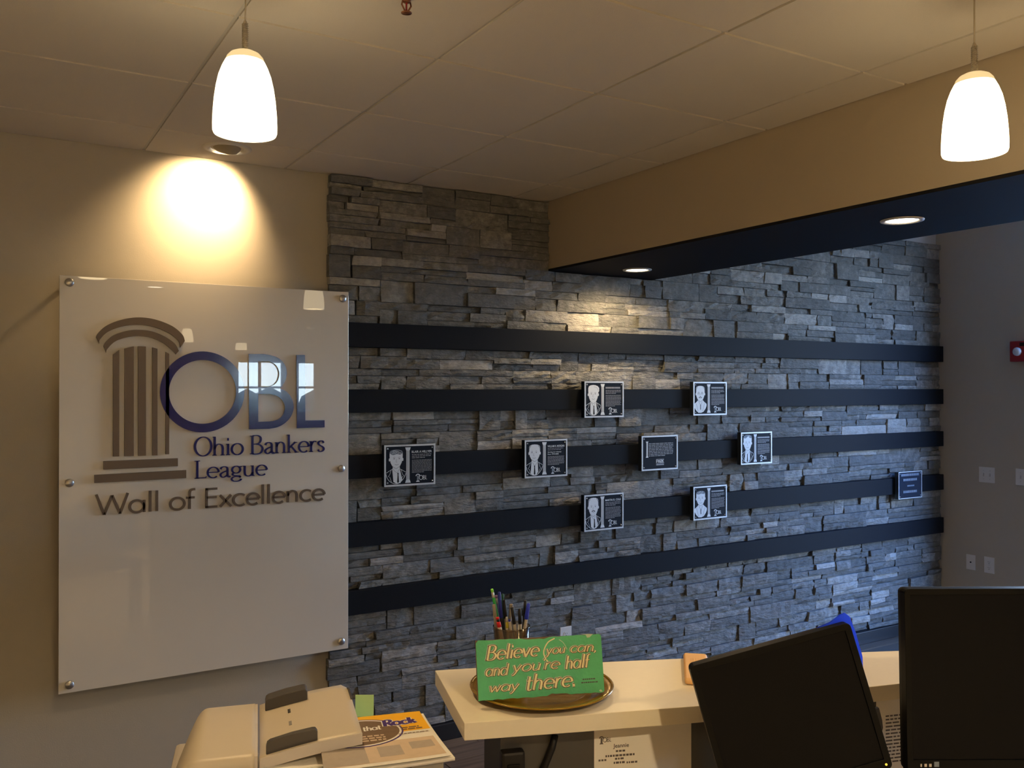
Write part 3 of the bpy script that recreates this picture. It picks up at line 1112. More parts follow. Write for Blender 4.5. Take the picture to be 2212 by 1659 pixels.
# column capital: two crescents
o1 = [S4(*p) for p in ((350, 548), (362, 520), (420, 468), (520, 428), (640, 410), (760, 424), (880, 470), (952, 530), (970, 575))]
i1 = [S4(*p) for p in ((370, 592), (374, 566), (430, 512), (530, 474), (640, 461), (750, 475), (860, 520), (925, 575), (938, 622))]
MB().poly(arcband(o1, i1), SF, 0.001, LT).build('capital_arc', M_BROWN, sign)
o2 = [S4(*p) for p in ((400, 612), (415, 582), (470, 535), (560, 505), (645, 497), (740, 508), (830, 545), (900, 595), (928, 645))]
i2 = [S4(*p) for p in ((418, 657), (428, 630), (480, 580), (560, 551), (645, 541), (735, 553), (820, 590), (880, 638), (908, 668))]
MB().poly(arcband(o2, i2), SF, 0.001, LT).build('capital_arc', M_BROWN, sign)
for (a, b, ya, yb, yc, yd) in ((467, 510, 670, 638, 1385, 1384), (547, 612, 628, 613, 1383, 1381), (643, 697, 612, 614, 1381, 1379),
                               (743, 778, 620, 630, 1378, 1376), (836, 860, 652, 665, 1370, 1369)):
    MB().poly([S4(a, yc), S4(b, yd), S4(b, yb), S4(a, ya)], SF, 0.001, LT).build('flute', M_BROWN, sign)
for q in (((400, 1418), (921, 1398), (921, 1453), (400, 1477)), ((336, 1514), (980, 1481), (980, 1536), (336, 1571))):
    MB().poly([S4(*p) for p in reversed(q)], SF, 0.001, LT).build('base_slab', M_BROWN, sign)
# O B L
c = S4(1098, 932)
ro = ((S4(1394, 920)[0] - S4(802, 945)[0]) / 2, (S4(1098, 650)[1] - S4(1098, 1217)[1]) / 2)
ri = ((S4(1338, 920)[0] - S4(868, 945)[0]) / 2, (S4(1098, 712)[1] - S4(1098, 1158)[1]) / 2)
lb = MB().poly([arc(c[0], c[1], ro[0], ro[1], 0, 360, 72)[:-1], list(reversed(arc(c[0], c[1], ri[0], ri[1], 0, 360, 72)[:-1]))], SF, 0.001, LT).build('letter_o', M_NAVY, sign)


def S5(cx, cy):
    p = on_y(510 + cx * .10852, 760 + cy * .10852, SY)
    return (p.x, p.z)


outer = [(240, 45)] + smooth2([(520, 45), (700, 75), (850, 140), (960, 270), (995, 420), (970, 560), (900, 680), (850, 735)], 4)
outer += smooth2([(850, 735), (960, 775), (1060, 870), (1120, 1010), (1125, 1160), (1060, 1310), (940, 1430), (800, 1500), (640, 1530)], 4)[1:] + [(245, 1540)]
h1 = [(420, 190)] + smooth2([(630, 190), (740, 235), (815, 320), (845, 440), (815, 570), (740, 655), (620, 700)], 4) + [(420, 705)]
h2 = [(425, 838)] + smooth2([(640, 838), (790, 875), (890, 950), (950, 1060), (950, 1170), (890, 1290), (780, 1360), (640, 1385)], 4) + [(425, 1392)]
MB().poly([[S5(*p) for p in outer], [S5(*p) for p in reversed(h1)], [S5(*p) for p in reversed(h2)]], SF, 0.001, LT).build('letter_b', M_NAVY, sign)
MB().poly([S5(*p) for p in ((1188, 65), (1355, 65), (1362, 1365), (1745, 1360), (1745, 1500), (1195, 1520))], SF, 0.001, LT).build('letter_l', M_NAVY, sign)


def sign_line(body, p0, p1, cap, **kw):
    a, b = S4(*p0), S4(*p1)
    name = kw.pop('part')
    m_ = kw.pop('m')
    fr = Frame(SF(a[0], (a[1] + b[1]) / 2), (1, 0, 0), (0, 0, 1), (0, -1, 0))
    for q in letters(body, fr, cap, 0.001, kw.pop('t'), width=b[0] - a[0], **kw):
        q.build(name, m_, sign)


capA = S4(1110, 1255)[1] - S4(1110, 1388)[1]
sign_line('Ohio B@nkers', (1033, 1388), (1957, 1346), capA, part='letter', m=M_NAVY, t=.007, thick=.125, thin=.05, serif=True)
sign_line('Le@gue', (1040, 1540), (1552, 1517), S4(1070, 1415)[1] - S4(1070, 1540)[1], part='letter', m=M_NAVY, t=.007, thick=.125, thin=.05, serif=True)


def S2(cx, cy):
    return ((cx * .35262 - 100) / .30741, (1000 + cy * .35262 - 560) / .30741)


wa, wb = S2(585, 318), S2(1990, 226)
zc = S4(*S2(1280, 158))[1] - S4(*S2(1280, 276))[1]
sign_line('Wall of Excellence', wa, wb, zc, part='letter', m=M_BROWN, t=.008, thick=.125, thin=.108)

# ------------------------------------------------------------------ plaques
PW, PH, PY = .271, .200, -.104


def smiley(fr, mbL, mbD, mbM, spec, n):
    """generic engraved bust in plaque units (u across .27 m, v up .20 m); light, dark and mid tone meshes"""
    cu = .062 + spec.get('dx', 0)
    k = spec.get('w', 1.0)
    top, chin = spec.get('top', .176), spec.get('chin', .090)
    hh = top - chin
    half = [(0, 1.0), (.016, .985), (.029, .93), (.0345, .82), (.035, .66), (.0335, .48), (.0295, .28), (.021, .10), (.010, .01), (0, 0)]
    head = [(cu + u * k, chin + v * hh) for u, v in half] + [(cu - u * k, chin + v * hh) for u, v in reversed(half[1:-1])]
    head = list(reversed(head))
    # neck and shirt
    nb = spec.get('nb', .018)
    if spec.get('light'):
        bust = [(cu - .052, .066), (cu - .030, .080), (cu - .017, .092), (cu + .018, .092), (cu + .032, .080), (cu + .050, .068),
                (cu + .050, .056), (cu + .042, .040), (cu + .026, .022), (cu + .006, .015), (cu - .016, .016), (cu - .036, .032), (cu - .048, .050)]
        mbL.poly(list(reversed(bust)), fr, n, n + .0006)
        for pts in ([(cu - .034, .072), (cu - .026, .052), (cu - .018, .024)], [(cu + .034, .072), (cu + .026, .050), (cu + .018, .026)],
                    [(cu - .014, .084), (cu - .006, .070), (cu + .002, .064)], [(cu + .016, .084), (cu + .008, .070), (cu + .002, .064)]):
            mbM.ribbon(pts, .0016, fr, n, n + .0009)
        mbD.ribbon([(cu + .002, .064), (cu + .001, .052), (cu + .002, .034)], .0045, fr, n, n + .0010)
    else:
        sx = spec.get('sx', .0)
        shirt = [(cu - .017, .098), (cu - .020, .078), (cu - .008 + sx - .012, .022), (cu - .006 + sx, .014), (cu + .016 + sx, .015), (cu + .026 + sx, .03), (cu + .020, .080), (cu + .018, .098)]
        mbL.poly(shirt, fr, n, n + .0006)
        mbL.ribbon(smooth2([(cu - .052, .060), (cu - .048, .045), (cu - .034, .026), (cu - .012, .014), (cu + .012, .014), (cu + .032, .028), (cu + .046, .048), (cu + .051, .062)], 3), .0021, fr, n, n + .0007)
        for sgn in (-1, 1):
            mbL.ribbon([(cu + sgn * .019, .084), (cu + sgn * .034, .076), (cu + sgn * .051, .066)], .0018, fr, n, n + .0007)
            mbL.ribbon([(cu + sgn * .026, .079), (cu + sgn * .034, .056), (cu + sgn * .042, .049), (cu + sgn * .033, .046), (cu + sgn * .024, .022)], .0015, fr, n, n + .0007)
        tx = cu + .003 + sx
        mbD.poly([(tx - .003, .064), (tx + .004, .064), (tx + .003, .056), (tx + .006, .020), (tx, .016), (tx - .004, .020), (tx - .0015, .056)], fr, n, n + .0010)
        mbM.ribbon([(cu - .015, .082), (cu - .004, .070), (tx, .064)], .0013, fr, n, n + .0009)
        mbM.ribbon([(cu + .017, .082), (cu + .008, .070), (tx, .064)], .0013, fr, n, n + .0009)
    mbL.poly(head, fr, n, n + .0008)
    for sgn in (-1, 1):
        ear = arc(cu + sgn * .0352 * k, chin + hh * .45, .0035, .008, 0, 360, 10)[:-1]
        mbL.poly(ear, fr, n, n + .0007)
    ey = chin + hh * .50
    for sgn in (-1, 1):
        ex = cu + spec.get('turn', 0) + sgn * .0135
        mbM.ribbon([(ex - .0055, ey + .0060), (ex, ey + .0078), (ex + .0055, ey + .0060)], .0016, fr, n, n + .0011)
        mbD.ribbon([(ex - .0035, ey), (ex + .0035, ey)], .0028, fr, n, n + .0011)
        if spec.get('glasses'):
            mbM.ribbon(arc(ex, ey - .0005, .0085, .0062, 0, 360, 14)[:-1], .0012, fr, n, n + .0012, True)
    cx = cu + spec.get('turn', 0)
    mbM.ribbon([(cx - .001, ey - .002), (cx - .004, ey - .016), (cx + .003, ey - .017)], .0013, fr, n, n + .0011)
    if spec.get('moustache'):
        mbD.ribbon(smooth2([(cx - .011, ey - .026), (cx - .004, ey - .022), (cx + .004, ey - .022), (cx + .011, ey - .026)], 3), .0036, fr, n, n + .0011)
    mbM.ribbon(smooth2([(cx - .010, ey - .027), (cx, ey - .030), (cx + .010, ey - .027)], 3), .0018, fr, n, n + .0012)
    mbM.ribbon(smooth2([(cu - .016, chin + .005), (cu, chin - .004), (cu + .016, chin + .005)], 3), .0016, fr, n, n + .0012)
    hair = spec.get('hair')
    if hair in ('swept', 'crew', 'side'):
        f = {'swept': .66, 'crew': .72, 'side': .74}[hair]
        up = [(cu + u * k * 1.06, chin + v * hh * 1.015) for u, v in half if v > f] 
        dn = [(cu - u * k * 1.06, chin + v * hh * 1.015) for u, v in half if v > f]
        low = smooth2([up[-1], (cu + .022 * k, chin + hh * (f + .06)), (cu + .004, chin + hh * (f + (.16 if hair == 'side' else .10))), (cu - .018 * k, chin + hh * (f + .05)), dn[-1]], 3)
        mbM.poly([list(reversed(up)) [:-1] + dn[0:1] + dn[1:] + list(reversed(low))[1:-1]][0][::-1], fr, n, n + .0010)
        rr = random.Random(spec['seed'])
        for q in range(7):
            a = rr.uniform(-.024, .02)
            b0 = chin + hh * rr.uniform(f + .12, .92)
            (mbD if q % 2 else mbL).ribbon(smooth2([(cu + a, b0), (cu + a + .008, b0 + .005), (cu + a + .016, b0 + .001)], 3), .0017, fr, n, n + .0013)
    elif hair == 'thin':
        for sgn in (-1, 1):
            mbM.ribbon(smooth2([(cu + sgn * .034 * k, chin + hh * .60), (cu + sgn * .033 * k, chin + hh * .78), (cu + sgn * .022 * k, chin + hh * .93)], 3), .0032, fr, n, n + .0010)
    elif hair == 'wave':
        mbL.poly(list(reversed([(cu + .012, top - .012), (cu + .028, top - .005), (cu + .040, top - .016), (cu + .040, top - .034), (cu + .032, top - .044), (cu + .02, top - .03)])), fr, n, n + .0007)
        mbM.ribbon(smooth2([(cu + .004, top - .010), (cu + .022, top - .014), (cu + .034, top - .030)], 3), .0014, fr, n, n + .0011)


def little_logo(mbL, mbM, fr, u, v, n):
    """small column-and-initials emblem"""
    mbM.poly([(u + .006, v + .006), (u + .016, v + .006), (u + .0155, v + .030), (u + .0065, v + .030)], fr, n, n + .0006)
    mbL.poly([(u + .001, v), (u + .021, v), (u + .017, v + .006), (u + .005, v + .006)], fr, n, n + .0008)
    mbL.ribbon(arc(u + .011, v + .028, .010, .009, 0, 180), .004, fr, n, n + .0008)
    mbL.ribbon(arc(u + .028, v + .020, .0095, .0105, 0, 360, 20)[:-1], .0024, fr, n, n + .0009, True)
    x = u + .040
    mbL.ribbon([(x, v + .010), (x, v + .030)], .0022, fr, n, n + .0009)
    mbL.ribbon(smooth2([(x, v + .0295), (x + .006, v + .0285), (x + .0075, v + .0245), (x + .005, v + .0205), (x, v + .020)], 3), .002, fr, n, n + .0009)
    mbL.ribbon(smooth2([(x, v + .020), (x + .007, v + .019), (x + .0095, v + .015), (x + .007, v + .0108), (x, v + .0105)], 3), .002, fr, n, n + .0009)
    mbL.ribbon([(x + .0135, v + .030), (x + .0135, v + .0108), (x + .020, v + .0108)], .0022, fr, n, n + .0009)


def plaque(x, z, label, spec, name=None, sub=(), group='award plaques on the dark boards'):
    rg = random.Random(int(x * 1000 + z * 77))
    t = thing('plaque', label, 'plaque', (x, PY, z), 0, group)
    fr = Frame((0, 0, 0), (1, 0, 0), (0, 0, 1), (0, -1, 0))
    MB().poly([(0, 0), (PW, 0), (PW, PH), (0, PH)], fr, -.030, 0).build('plate', M_PLQ, t, bevel=.001)
    b = .0085
    MB().poly([[(0, 0), (PW, 0), (PW, PH), (0, PH)], [(b, b), (b, PH - b), (PW - b, PH - b), (PW - b, b)]], fr, 0, .0022).build('border', M_SILVER, t)
    for (u, v) in ((.017, .018), (PW - .017, .018), (.017, PH - .018), (PW - .017, PH - .018)):
        MB().lathe([(.0042, 0), (.004, .002), (.0022, .0034), (.0004, .0038)], 14, (u, 0, v), Matrix.Rotation(math.pi / 2, 3, 'X')).build('screw', M_STEEL, t, True)
    n = .0002
    L, Dk, Md, Fine = MB(), MB(), MB(), MB()
    if spec is not None:
        smiley(fr, L, Dk, Md, spec, n)
        L.build('portrait', M_ETCH, t)['kind'] = 'stuff'
        Md.build('portrait_shading', M_ETCHMID, t)['kind'] = 'stuff'
        Dk.build('portrait_lines', M_PLQ, t)['kind'] = 'stuff'
        u = .124
        col = MB()
        col.poly([(u - .0085, .028), (u + .0085, .028), (u + .0085, .172), (u - .0085, .172)], fr, n, n + .0007)
        col.poly([(u - .0145, .014), (u + .0145, .014), (u + .010, .028), (u - .010, .028)], fr, n, n + .0009)
        col.poly([(u - .010, .172), (u + .010, .172), (u + .0145, .186), (u - .0145, .186)], fr, n, n + .0009)
        co = col.build('column', M_ETCH, t)
        fl = MB()
        for q in (-.0045, 0, .0045):
            fl.ribbon([(u + q, .030), (u + q, .170)], .0016, fr, n, n + .0010)
        fl.build('flutes', M_ETCHMID, co)['kind'] = 'stuff'
        if name:
            text_mb(name, .0155, Frame(fr(.144, .158), (1, 0, 0), (0, 0, 1)), 0, .0010 + n, bold=.012, width=.108).build('name_line', M_ETCH, t)['kind'] = 'stuff'
        else:
            print_lines(MB(), rg, fr, .145, .250, [.160], .009, n, n + .0008, word=(.004, .008), gap=.0016, last=1.0).build('name_line', M_ETCHDIM, t)['kind'] = 'stuff'
        rows_a = [.146, .139, .132]
        for bold in sub:
            pass
        if sub:
            for q, s_ in enumerate(sub):
                text_mb(s_, .0098, Frame(fr(.145, .129 - q * .0115), (1, 0, 0), (0, 0, 1)), 0, .0009, bold=.01, width=.088 - .018 * q).build('date_line', M_ETCH, t)['kind'] = 'stuff'
            print_lines(Fine, rg, fr, .145, .245, [.150, .142], .0026, n, n + .0006, (.006, .018), .0025, .9)
            print_lines(Fine, rg, fr, .145, .252, [.107 - .0062 * q for q in range(8)], .0024, n, n + .0006, (.005, .016), .0022, .7)
        else:
            print_lines(Fine, rg, fr, .145, .250, [.148, .140, .132], .0032, n, n + .0006, (.006, .02), .003, .7)
            print_lines(Fine, rg, fr, .145, .252, [.121 - .0066 * q for q in range(10)], .0024, n, n + .0006, (.005, .016), .0022, .6)
        Fine.build('fine_print', M_ETCHDIM, t)['kind'] = 'stuff'
        lg, lm = MB(), MB()
        little_logo(lg, lm, fr, .166, .016, n)
        e = lg.build('emblem', M_ETCH, t)
        lm.build('emblem_shaft', M_ETCHMID, e)
    return t


XP = [1.667, 2.459, 2.845, 3.640, 3.246, 4.031, 2.843, 3.640]
Z1, Z2, Z3 = 1.609, 1.298, .985
plaque(1.667, Z2, 'dark portrait plaque of a man with swept hair, alone nearest the wall sign', dict(hair='swept', seed=1, sx=.006, turn=.003, w=.98), 'BLAIR A HILLYER')
plaque(2.459, Z2, 'dark portrait plaque of a smiling man with thin hair and pointed lapels, middle board', dict(hair='thin', seed=2, sx=-.004, turn=-.003), 'WILLIAM N. MORGAN', ('Serving our industry', 'from 1974-2000'))
plaque(2.845, Z1, 'dark portrait plaque of a man with a wave of hair at one side, upper board', dict(hair='wave', seed=3, w=.98, dx=-.002, top=.180, chin=.082))
plaque(3.640, Z1, 'dark portrait plaque of a man in a pale suit, glasses and moustache, upper board', dict(hair='thin', seed=4, light=True, glasses=True, moustache=True, dx=-.006, top=.176, chin=.086))
plaque(4.031, Z2, 'dark portrait plaque of a man with parted hair and narrow tie, middle board', dict(hair='side', seed=5, w=1.0, dx=-.004, sx=-.006, top=.182, chin=.088))
plaque(2.843, Z3, 'dark portrait plaque of a bald man with a moustache, lower board', dict(hair='thin', seed=6, moustache=True, sx=.004, w=.98, top=.183, chin=.084), 'MARTIN R. COLE')
plaque(3.640, Z3, 'dark portrait plaque of a man with short dark hair in a pale suit, lower board', dict(hair='crew', seed=8, light=True, dx=-.004, top=.172, chin=.088))
# dedication plaque without a portrait
t = plaque(3.246, Z2, 'dark plaque of text lines without a portrait, middle board', None)
fr = Frame((0, 0, 0), (1, 0, 0), (0, 0, 1), (0, -1, 0))
cm = MB().poly([(.036, .082), (.045, .082), (.045, .160), (.036, .160)], fr, 0, .0008).poly([(.031, .075), (.050, .075), (.046, .082), (.035, .082)], fr, 0, .001).poly([(.035, .160), (.046, .160), (.050, .167), (.031, .167)], fr, 0, .001)
cm.build('column', M_ETCH, t)
print_lines(MB(), random.Random(5), fr, .052, .236, [.152 - .0088 * q for q in range(9)], .0038, 0, .0007, (.008, .03), .004, .7).build('fine_print', M_ETCHDIM, t)['kind'] = 'stuff'
e = MB().poly([(.108, .028), (.166, .028), (.166, .033), (.108, .033)], fr, 0, .0007).poly([(.108, .062), (.166, .062), (.166, .064), (.108, .064)], fr, 0, .0007)
e.build('emblem_bars', M_ETCHDIM, t)
MB().poly([(.108, .034), (.166, .034), (.166, .038), (.108, .038)], fr, 0, .0006).build('emblem_shade', M_ETCHMID, t)
stroke_text(MB(), 'PARK', Frame(fr(.108, .040), (1, 0, 0), (0, 0, 1)), .020, 0, .0010, thick=.17, thin=.07, serif=True, width=.058).build('emblem', M_ETCH, t)
# smoked plaque near the corner
t = thing('plaque', 'smoked blue plaque with faint text and thin pale rim by the room corner', 'plaque', (5.575, PY, .985), 0, 'award plaques on the dark boards')
MB().poly([(0, 0), (.268, 0), (.268, .192), (0, .192)], fr, -.030, 0).build('plate', M_GLASSPLQ, t, bevel=.001)
b = .005
MB().poly([[(0, 0), (.268, 0), (.268, .192), (0, .192)], [(b, b), (b, .192 - b), (.268 - b, .192 - b), (.268 - b, b)]], fr, 0, .002).build('border', M_SILVER, t)
for (v, h, a, c) in ((.160, .017, .03, .235), (.125, .017, .055, .215), (.085, .010, .10, .18), (.040, .017, .055, .215)):
    print_lines(MB(), random.Random(int(v * 999)), fr, a, c, [v], h, 0, .0007, (.006, .012), .003, 1.0).build('lettering', M_ETCHMID, t)['kind'] = 'stuff'
for (u, v) in ((.016, .016), (.252, .016), (.016, .176), (.252, .176)):
    MB().lathe([(.0042, 0), (.004, .002), (.0022, .0034), (.0004, .0038)], 14, (u, 0, v), Matrix.Rotation(math.pi / 2, 3, 'X')).build('screw', M_STEEL, t, True)


# ------------------------------------------------------------------ wall plates and alarm
def wall_plate(loc, rz, w, h, kind, label, group=None):
    """cover plate; local x across, z up, faces -y"""
    cat = {'switch': 'light switch', 'outlet': 'outlet', 'blank': 'wall plate'}[kind]
    t = thing({'switch': 'light_switch', 'outlet': 'wall_outlet', 'blank': 'wall_plate'}[kind], label, cat, loc, rz, group)
    fr = Frame((0, 0, 0), (1, 0, 0), (0, 0, 1), (0, -1, 0))
    MB().poly([(-w / 2, -h / 2), (w / 2, -h / 2), (w / 2, h / 2), (-w / 2, h / 2)], fr, 0, .006).build('cover', M_PLATE, t, bevel=.003)
    if kind == 'switch':
        for q in (-.23, .23):
            MB().poly([(q * w * 0.85 - .005, -.012), (q * w * .85 + .005, -.012), (q * w * .85 + .005, .012), (q * w * .85 - .005, .012)], fr, .005, .0068).build('slot', M_LIP, t)
            MB().poly([(q * w * 0.85 - .004, -.002), (q * w * .85 + .004, -.002), (q * w * .85 + .004, .010), (q * w * .85 - .004, .010)], fr, .006, .017).build('toggle', M_PLATE, t, bevel=.001)
            for v in (-.03, .03):
                MB().lathe([(.003, 0), (.0025, .001), (.0003, .0014)], 10, (q * w * .85, -.006, v), Matrix.Rotation(math.pi / 2, 3, 'X')).build('screw', M_STEEL, t, True)
    elif kind == 'outlet':
        for v in (-.020, .020):
            f_ = MB().poly(arc(0, v, .016, .014, 0, 360, 20)[:-1], fr, .005, .0075).build('receptacle', M_PLATE, t)
            for (u, a) in ((-.006, .008), (.006, .006)):
                MB().poly([(u - .0012, v + .003 - a / 2), (u + .0012, v + .003 - a / 2), (u + .0012, v + .003 + a / 2), (u - .0012, v + .003 + a / 2)], fr, .007, .0078).build('slot', M_SLOT, f_)
            MB().poly(arc(0, v - .008, .0026, .0026, 0, 360, 10)[:-1], fr, .007, .0078).build('slot', M_SLOT, f_)
        MB().lathe([(.003, 0), (.0025, .001), (.0003, .0014)], 10, (0, -.006, 0), Matrix.Rotation(math.pi / 2, 3, 'X')).build('screw', M_STEEL, t, True)
    else:
        MB().poly(arc(0, 0, .006, .006, 0, 360, 14)[:-1], fr, .005, .0085).build('jack', M_SLOT, t)
    return t


wall_plate((2.750, -.058, .412), 0, .076, .118, 'outlet', 'white outlet set low in the stone wall')
RZ = -math.pi / 2          # plates on the right wall face -x
wall_plate((XR, -.394, 1.153), RZ, .116, .112, 'switch', 'white double toggle switch plate closer to the stone wall')
wall_plate((XR, -.656, 1.158), RZ, .116, .116, 'switch', 'white double toggle switch plate below the red fire alarm')
wall_plate((XR, -.274, .511), RZ, .070, .110, 'blank', 'white wall plate with single jack beside the low outlet on the tan wall')
wall_plate((XR, -.410, .512), RZ, .074, .116, 'outlet', 'white outlet low on the tan wall beneath the switches')
t = thing('fire_alarm', 'red fire alarm strobe with clear lens on the tan wall', 'fire alarm', (XR, -.640, 2.025), RZ)
fr = Frame((0, 0, 0), (1, 0, 0), (0, 0, 1), (0, -1, 0))
MB().poly([(-.058, -.071), (.058, -.071), (.058, .071), (-.058, .071)], fr, 0, .045).build('housing', M_RED, t, bevel=.005)
MB().lathe([(.030, 0), (.029, .012), (.020, .020), (.0005, .023)], 24, (-.004, -.045, -.002), Matrix.Rotation(math.pi / 2, 3, 'X')).build('strobe', M_STROBE, t, True)
MB().poly([(.012, .035), (.050, .035), (.050, .060), (.012, .060)], fr, .044, .047).build('sounder_grille', M_BLACKM, t)
# ------------------------------------------------------------------ reception counter and desk
CT = 1.07
front = [on_z(*p, CT) for p in ((1003, 1562), (1270, 1543), (1510, 1525), (1930, 1478))]
back = [on_z(*p, CT) for p in ((940, 1448), (1060, 1441), (1480, 1422), (1960, 1405))]
fd = (front[3] - front[2]).normalized()
bd = (back[3] - back[2]).normalized()
front.append(front[3] + fd * .75)
back.append(back[3] + bd * .62)
cr = -YAW + math.radians(8)
counter = thing('reception_counter', 'cream solid-surface transaction counter on a charcoal knee wall', 'counter', (front[0].x, front[0].y, 0), cr)
fl = [local(counter, p) for p in front]
bl = [local(counter, p) for p in back]
outline = [(p.x, p.y) for p in fl] + [(p.x, p.y) for p in reversed(bl)]
CF = Frame((0, 0, CT), (1, 0, 0), (0, 1, 0), (0, 0, 1))
MB().poly(outline, CF, -.037, 0).build('worktop', M_COUNTER, counter, bevel=.004, seg=3)


def mid(a, b, f):
    return (a[0] + (b[0] - a[0]) * f, a[1] + (b[1] - a[1]) * f)


f0 = [(p.x, p.y) for p in fl]
b0 = [(p.x, p.y) for p in bl]
kw = local(counter, at_depth(1050, 1600, 1.98))
fr_pts = [mid(f0[i], b0[i], .18) for i in range(5)]
bk_pts = [mid(f0[i], b0[i], .62) for i in range(5)]
shift = .092
knee = [(fr_pts[0][0] + shift, fr_pts[0][1])] + fr_pts[1:] + list(reversed(bk_pts[1:])) + [(bk_pts[0][0] + shift, bk_pts[0][1])]
MB().poly(knee, CF, -CT + .002, -.038).build('knee_wall', M_PANEL, counter)

# work desk below the frame carries the printer and the monitors
dk = thing('work_desk', 'brown laminate work desk behind the reception counter', 'desk', (at_depth(1106, 1659, 1.55).x, at_depth(1106, 1659, 1.55).y, 0), -YAW)
MB().box(-.98, 1.25, -.30, .27, .710, .74).build('desk_top', M_DESK, dk, bevel=.003)
MB().box(-.98, -.36, .27, .75, .710, .74).build('desk_return', M_DESK, dk, bevel=.003)
for (x, y) in ((-.94, -.26), (1.2, -.26), (-.94, .70), (-.40, .70), (1.2, .22)):
    MB().box(x - .025, x + .025, y - .025, y + .025, 0, .710).build('leg', M_BLACKM, dk)
DZ = .74

# paper notes on the knee wall, hung below the worktop
kf = [local(counter, on_z(1283, 1560, CT - .04)), ]


def face_frame(px, py, right):
    """point and direction on the staff-side face of the knee wall"""
    a, b = (Vector((*knee[right], 0)), Vector((*knee[right + 1], 0)))
    r = ray(px, py)
    A = Vector(counter.location)
    an = counter.rotation_euler[2]
    rot = Matrix.Rotation(an, 3, 'Z')
    wa, wb = A + rot @ a, A + rot @ b
    nrm = (wb - wa).cross(Vector((0, 0, 1))).normalized()
    tt = (wa - CAM).dot(nrm) / r.dot(nrm)
    return CAM + r * tt, (wb - wa).normalized(), nrm


p, ud, nd = face_frame(1283, 1640, 1)
q, _, _ = face_frame(1492, 1640, 1)
wpap = (q - p).length
zt = CT - .040
memo = thing('memo_sheet', 'white printed memo sheet fixed below the counter edge, nearest the green sign', 'paper', (p.x, p.y, zt - .279), math.atan2(ud.y, ud.x))
MF = Frame((0, -.0012, 0), (1, 0, 0), (0, 0, 1), (0, -1, 0))
MB().poly([(0, 0), (wpap, 0), (wpap, .279), (0, .279)], MF, 0, .0006).build('sheet', M_PAPER, memo)
ty = .279


def mline(body, u, dz, size, m_, bold=0, width=None):
    text_mb(body, size, Frame(MF(u, ty - dz), (1, 0, 0), (0, 0, 1), (0, -1, 0)), 0, .0011, 'CENTER', bold, width).build('lettering', m_, memo)['kind'] = 'stuff'


mline('Jeannie', .062, .062, .0125, M_INK, .018)
rg = random.Random(12)
pr = MB()
for (u0, u1, dz, h) in ((.050, .074, .072, .004), (.026, .098, .082, .0045), (.048, .072, .089, .004), (.045, .075, .098, .0045), (.010, .028, .090, .004), (.075, .10, .099, .004)):
    print_lines(pr, rg, MF, u0, u1, [ty - dz], h, 0, .0009, (.003, .008), .0018, 1.0)
pr.build('fine_print', M_INK, memo)['kind'] = 'stuff'
lg, lm = MB(), MB()
little_logo(lg, lm, Frame(MF(.012, ty - .052), (.45, 0, 0), (0, 0, .45), (0, -1, 0)), 0, 0, .0007)
e = lg.build('emblem', M_INK, memo)
lm.build('emblem_shaft', M_INK, e)

p, ud, nd = face_frame(1892, 1600, 2)
notice = thing('notice_sheet', 'white sheet of fine printed lines below the counter, between the monitors', 'paper', (p.x, p.y, zt - .279), math.atan2(ud.y, ud.x))
MB().poly([(0, 0), (.216, 0), (.216, .279), (0, .279)], MF, 0, .0006).build('sheet', M_PAPER, notice)
pr = MB()
print_lines(pr, random.Random(4), MF, .026, .19, [.279 - .052 - .0085 * k for k in range(14)], .0036, 0, .0009, (.006, .02), .003)
pr.build('fine_print', M_INK, notice)['kind'] = 'stuff'

p, ud, nd = face_frame(1078, 1616, 0)
t = thing('power_adapter', 'black power box fixed to the dark panel under the counter', 'power box', (p.x, p.y, p.z - .085), math.atan2(ud.y, ud.x))
MB().box(0, .052, -.030, -.0005, 0, .085).build('case', M_BLACKM, t, bevel=.006)
MB().box(.012, .040, -.034, -.029, .030, .060).build('socket', M_BLACKP, t, bevel=.002)
pa, _, _ = face_frame(1194, 1592, 0)
pb, _, _ = face_frame(1172, 1657, 0)
t = thing('hanging_cable', 'thick black cable hanging down the dark panel under the counter', 'cable', (pa.x, pa.y, 0))
off = nd * .010 if nd.dot(CAM - pa) > 0 else nd * -.010
a_, b_ = pa + off, pb + off
d_ = (b_ - a_)
MB().tube([tuple(local(t, a_ - d_ * .12)), tuple(local(t, a_ + d_ * .3 + RGT * .003)), tuple(local(t, b_)), tuple(local(t, b_ + d_ * 2 + RGT * .01))], .0075, 10).build('cord', M_BLACKM, t, True)
MB().tube([tuple(local(t, a_ + d_ * 1.9 + RGT * .008)), tuple(local(t, a_ + d_ * 3.2 + RGT * .012))], .0105, 10).build('plug', M_BLACKP, t, True)

# ------------------------------------------------------------------ things on the counter
PC = Vector((1.120, -2.322, CT))
plate = thing('charger_plate', 'round amber gold charger plate under the green painted sign', 'plate', PC)
prof = [(.001, .0015), (.095, .0015), (.108, .003), (.118, .010), (.150, .0145), (.164, .0165), (.1655, .0150), (.150, .0115), (.120, .0065), (.108, .0), (.001, .0)]
MB().lathe(list(reversed(prof)), 64).build('dish', M_GOLD, plate, True)
MB().lathe([(.160, .0165), (.1635, .0185), (.1665, .0172), (.1650, .0150)], 64).build('rim', M_GOLD, plate, True)

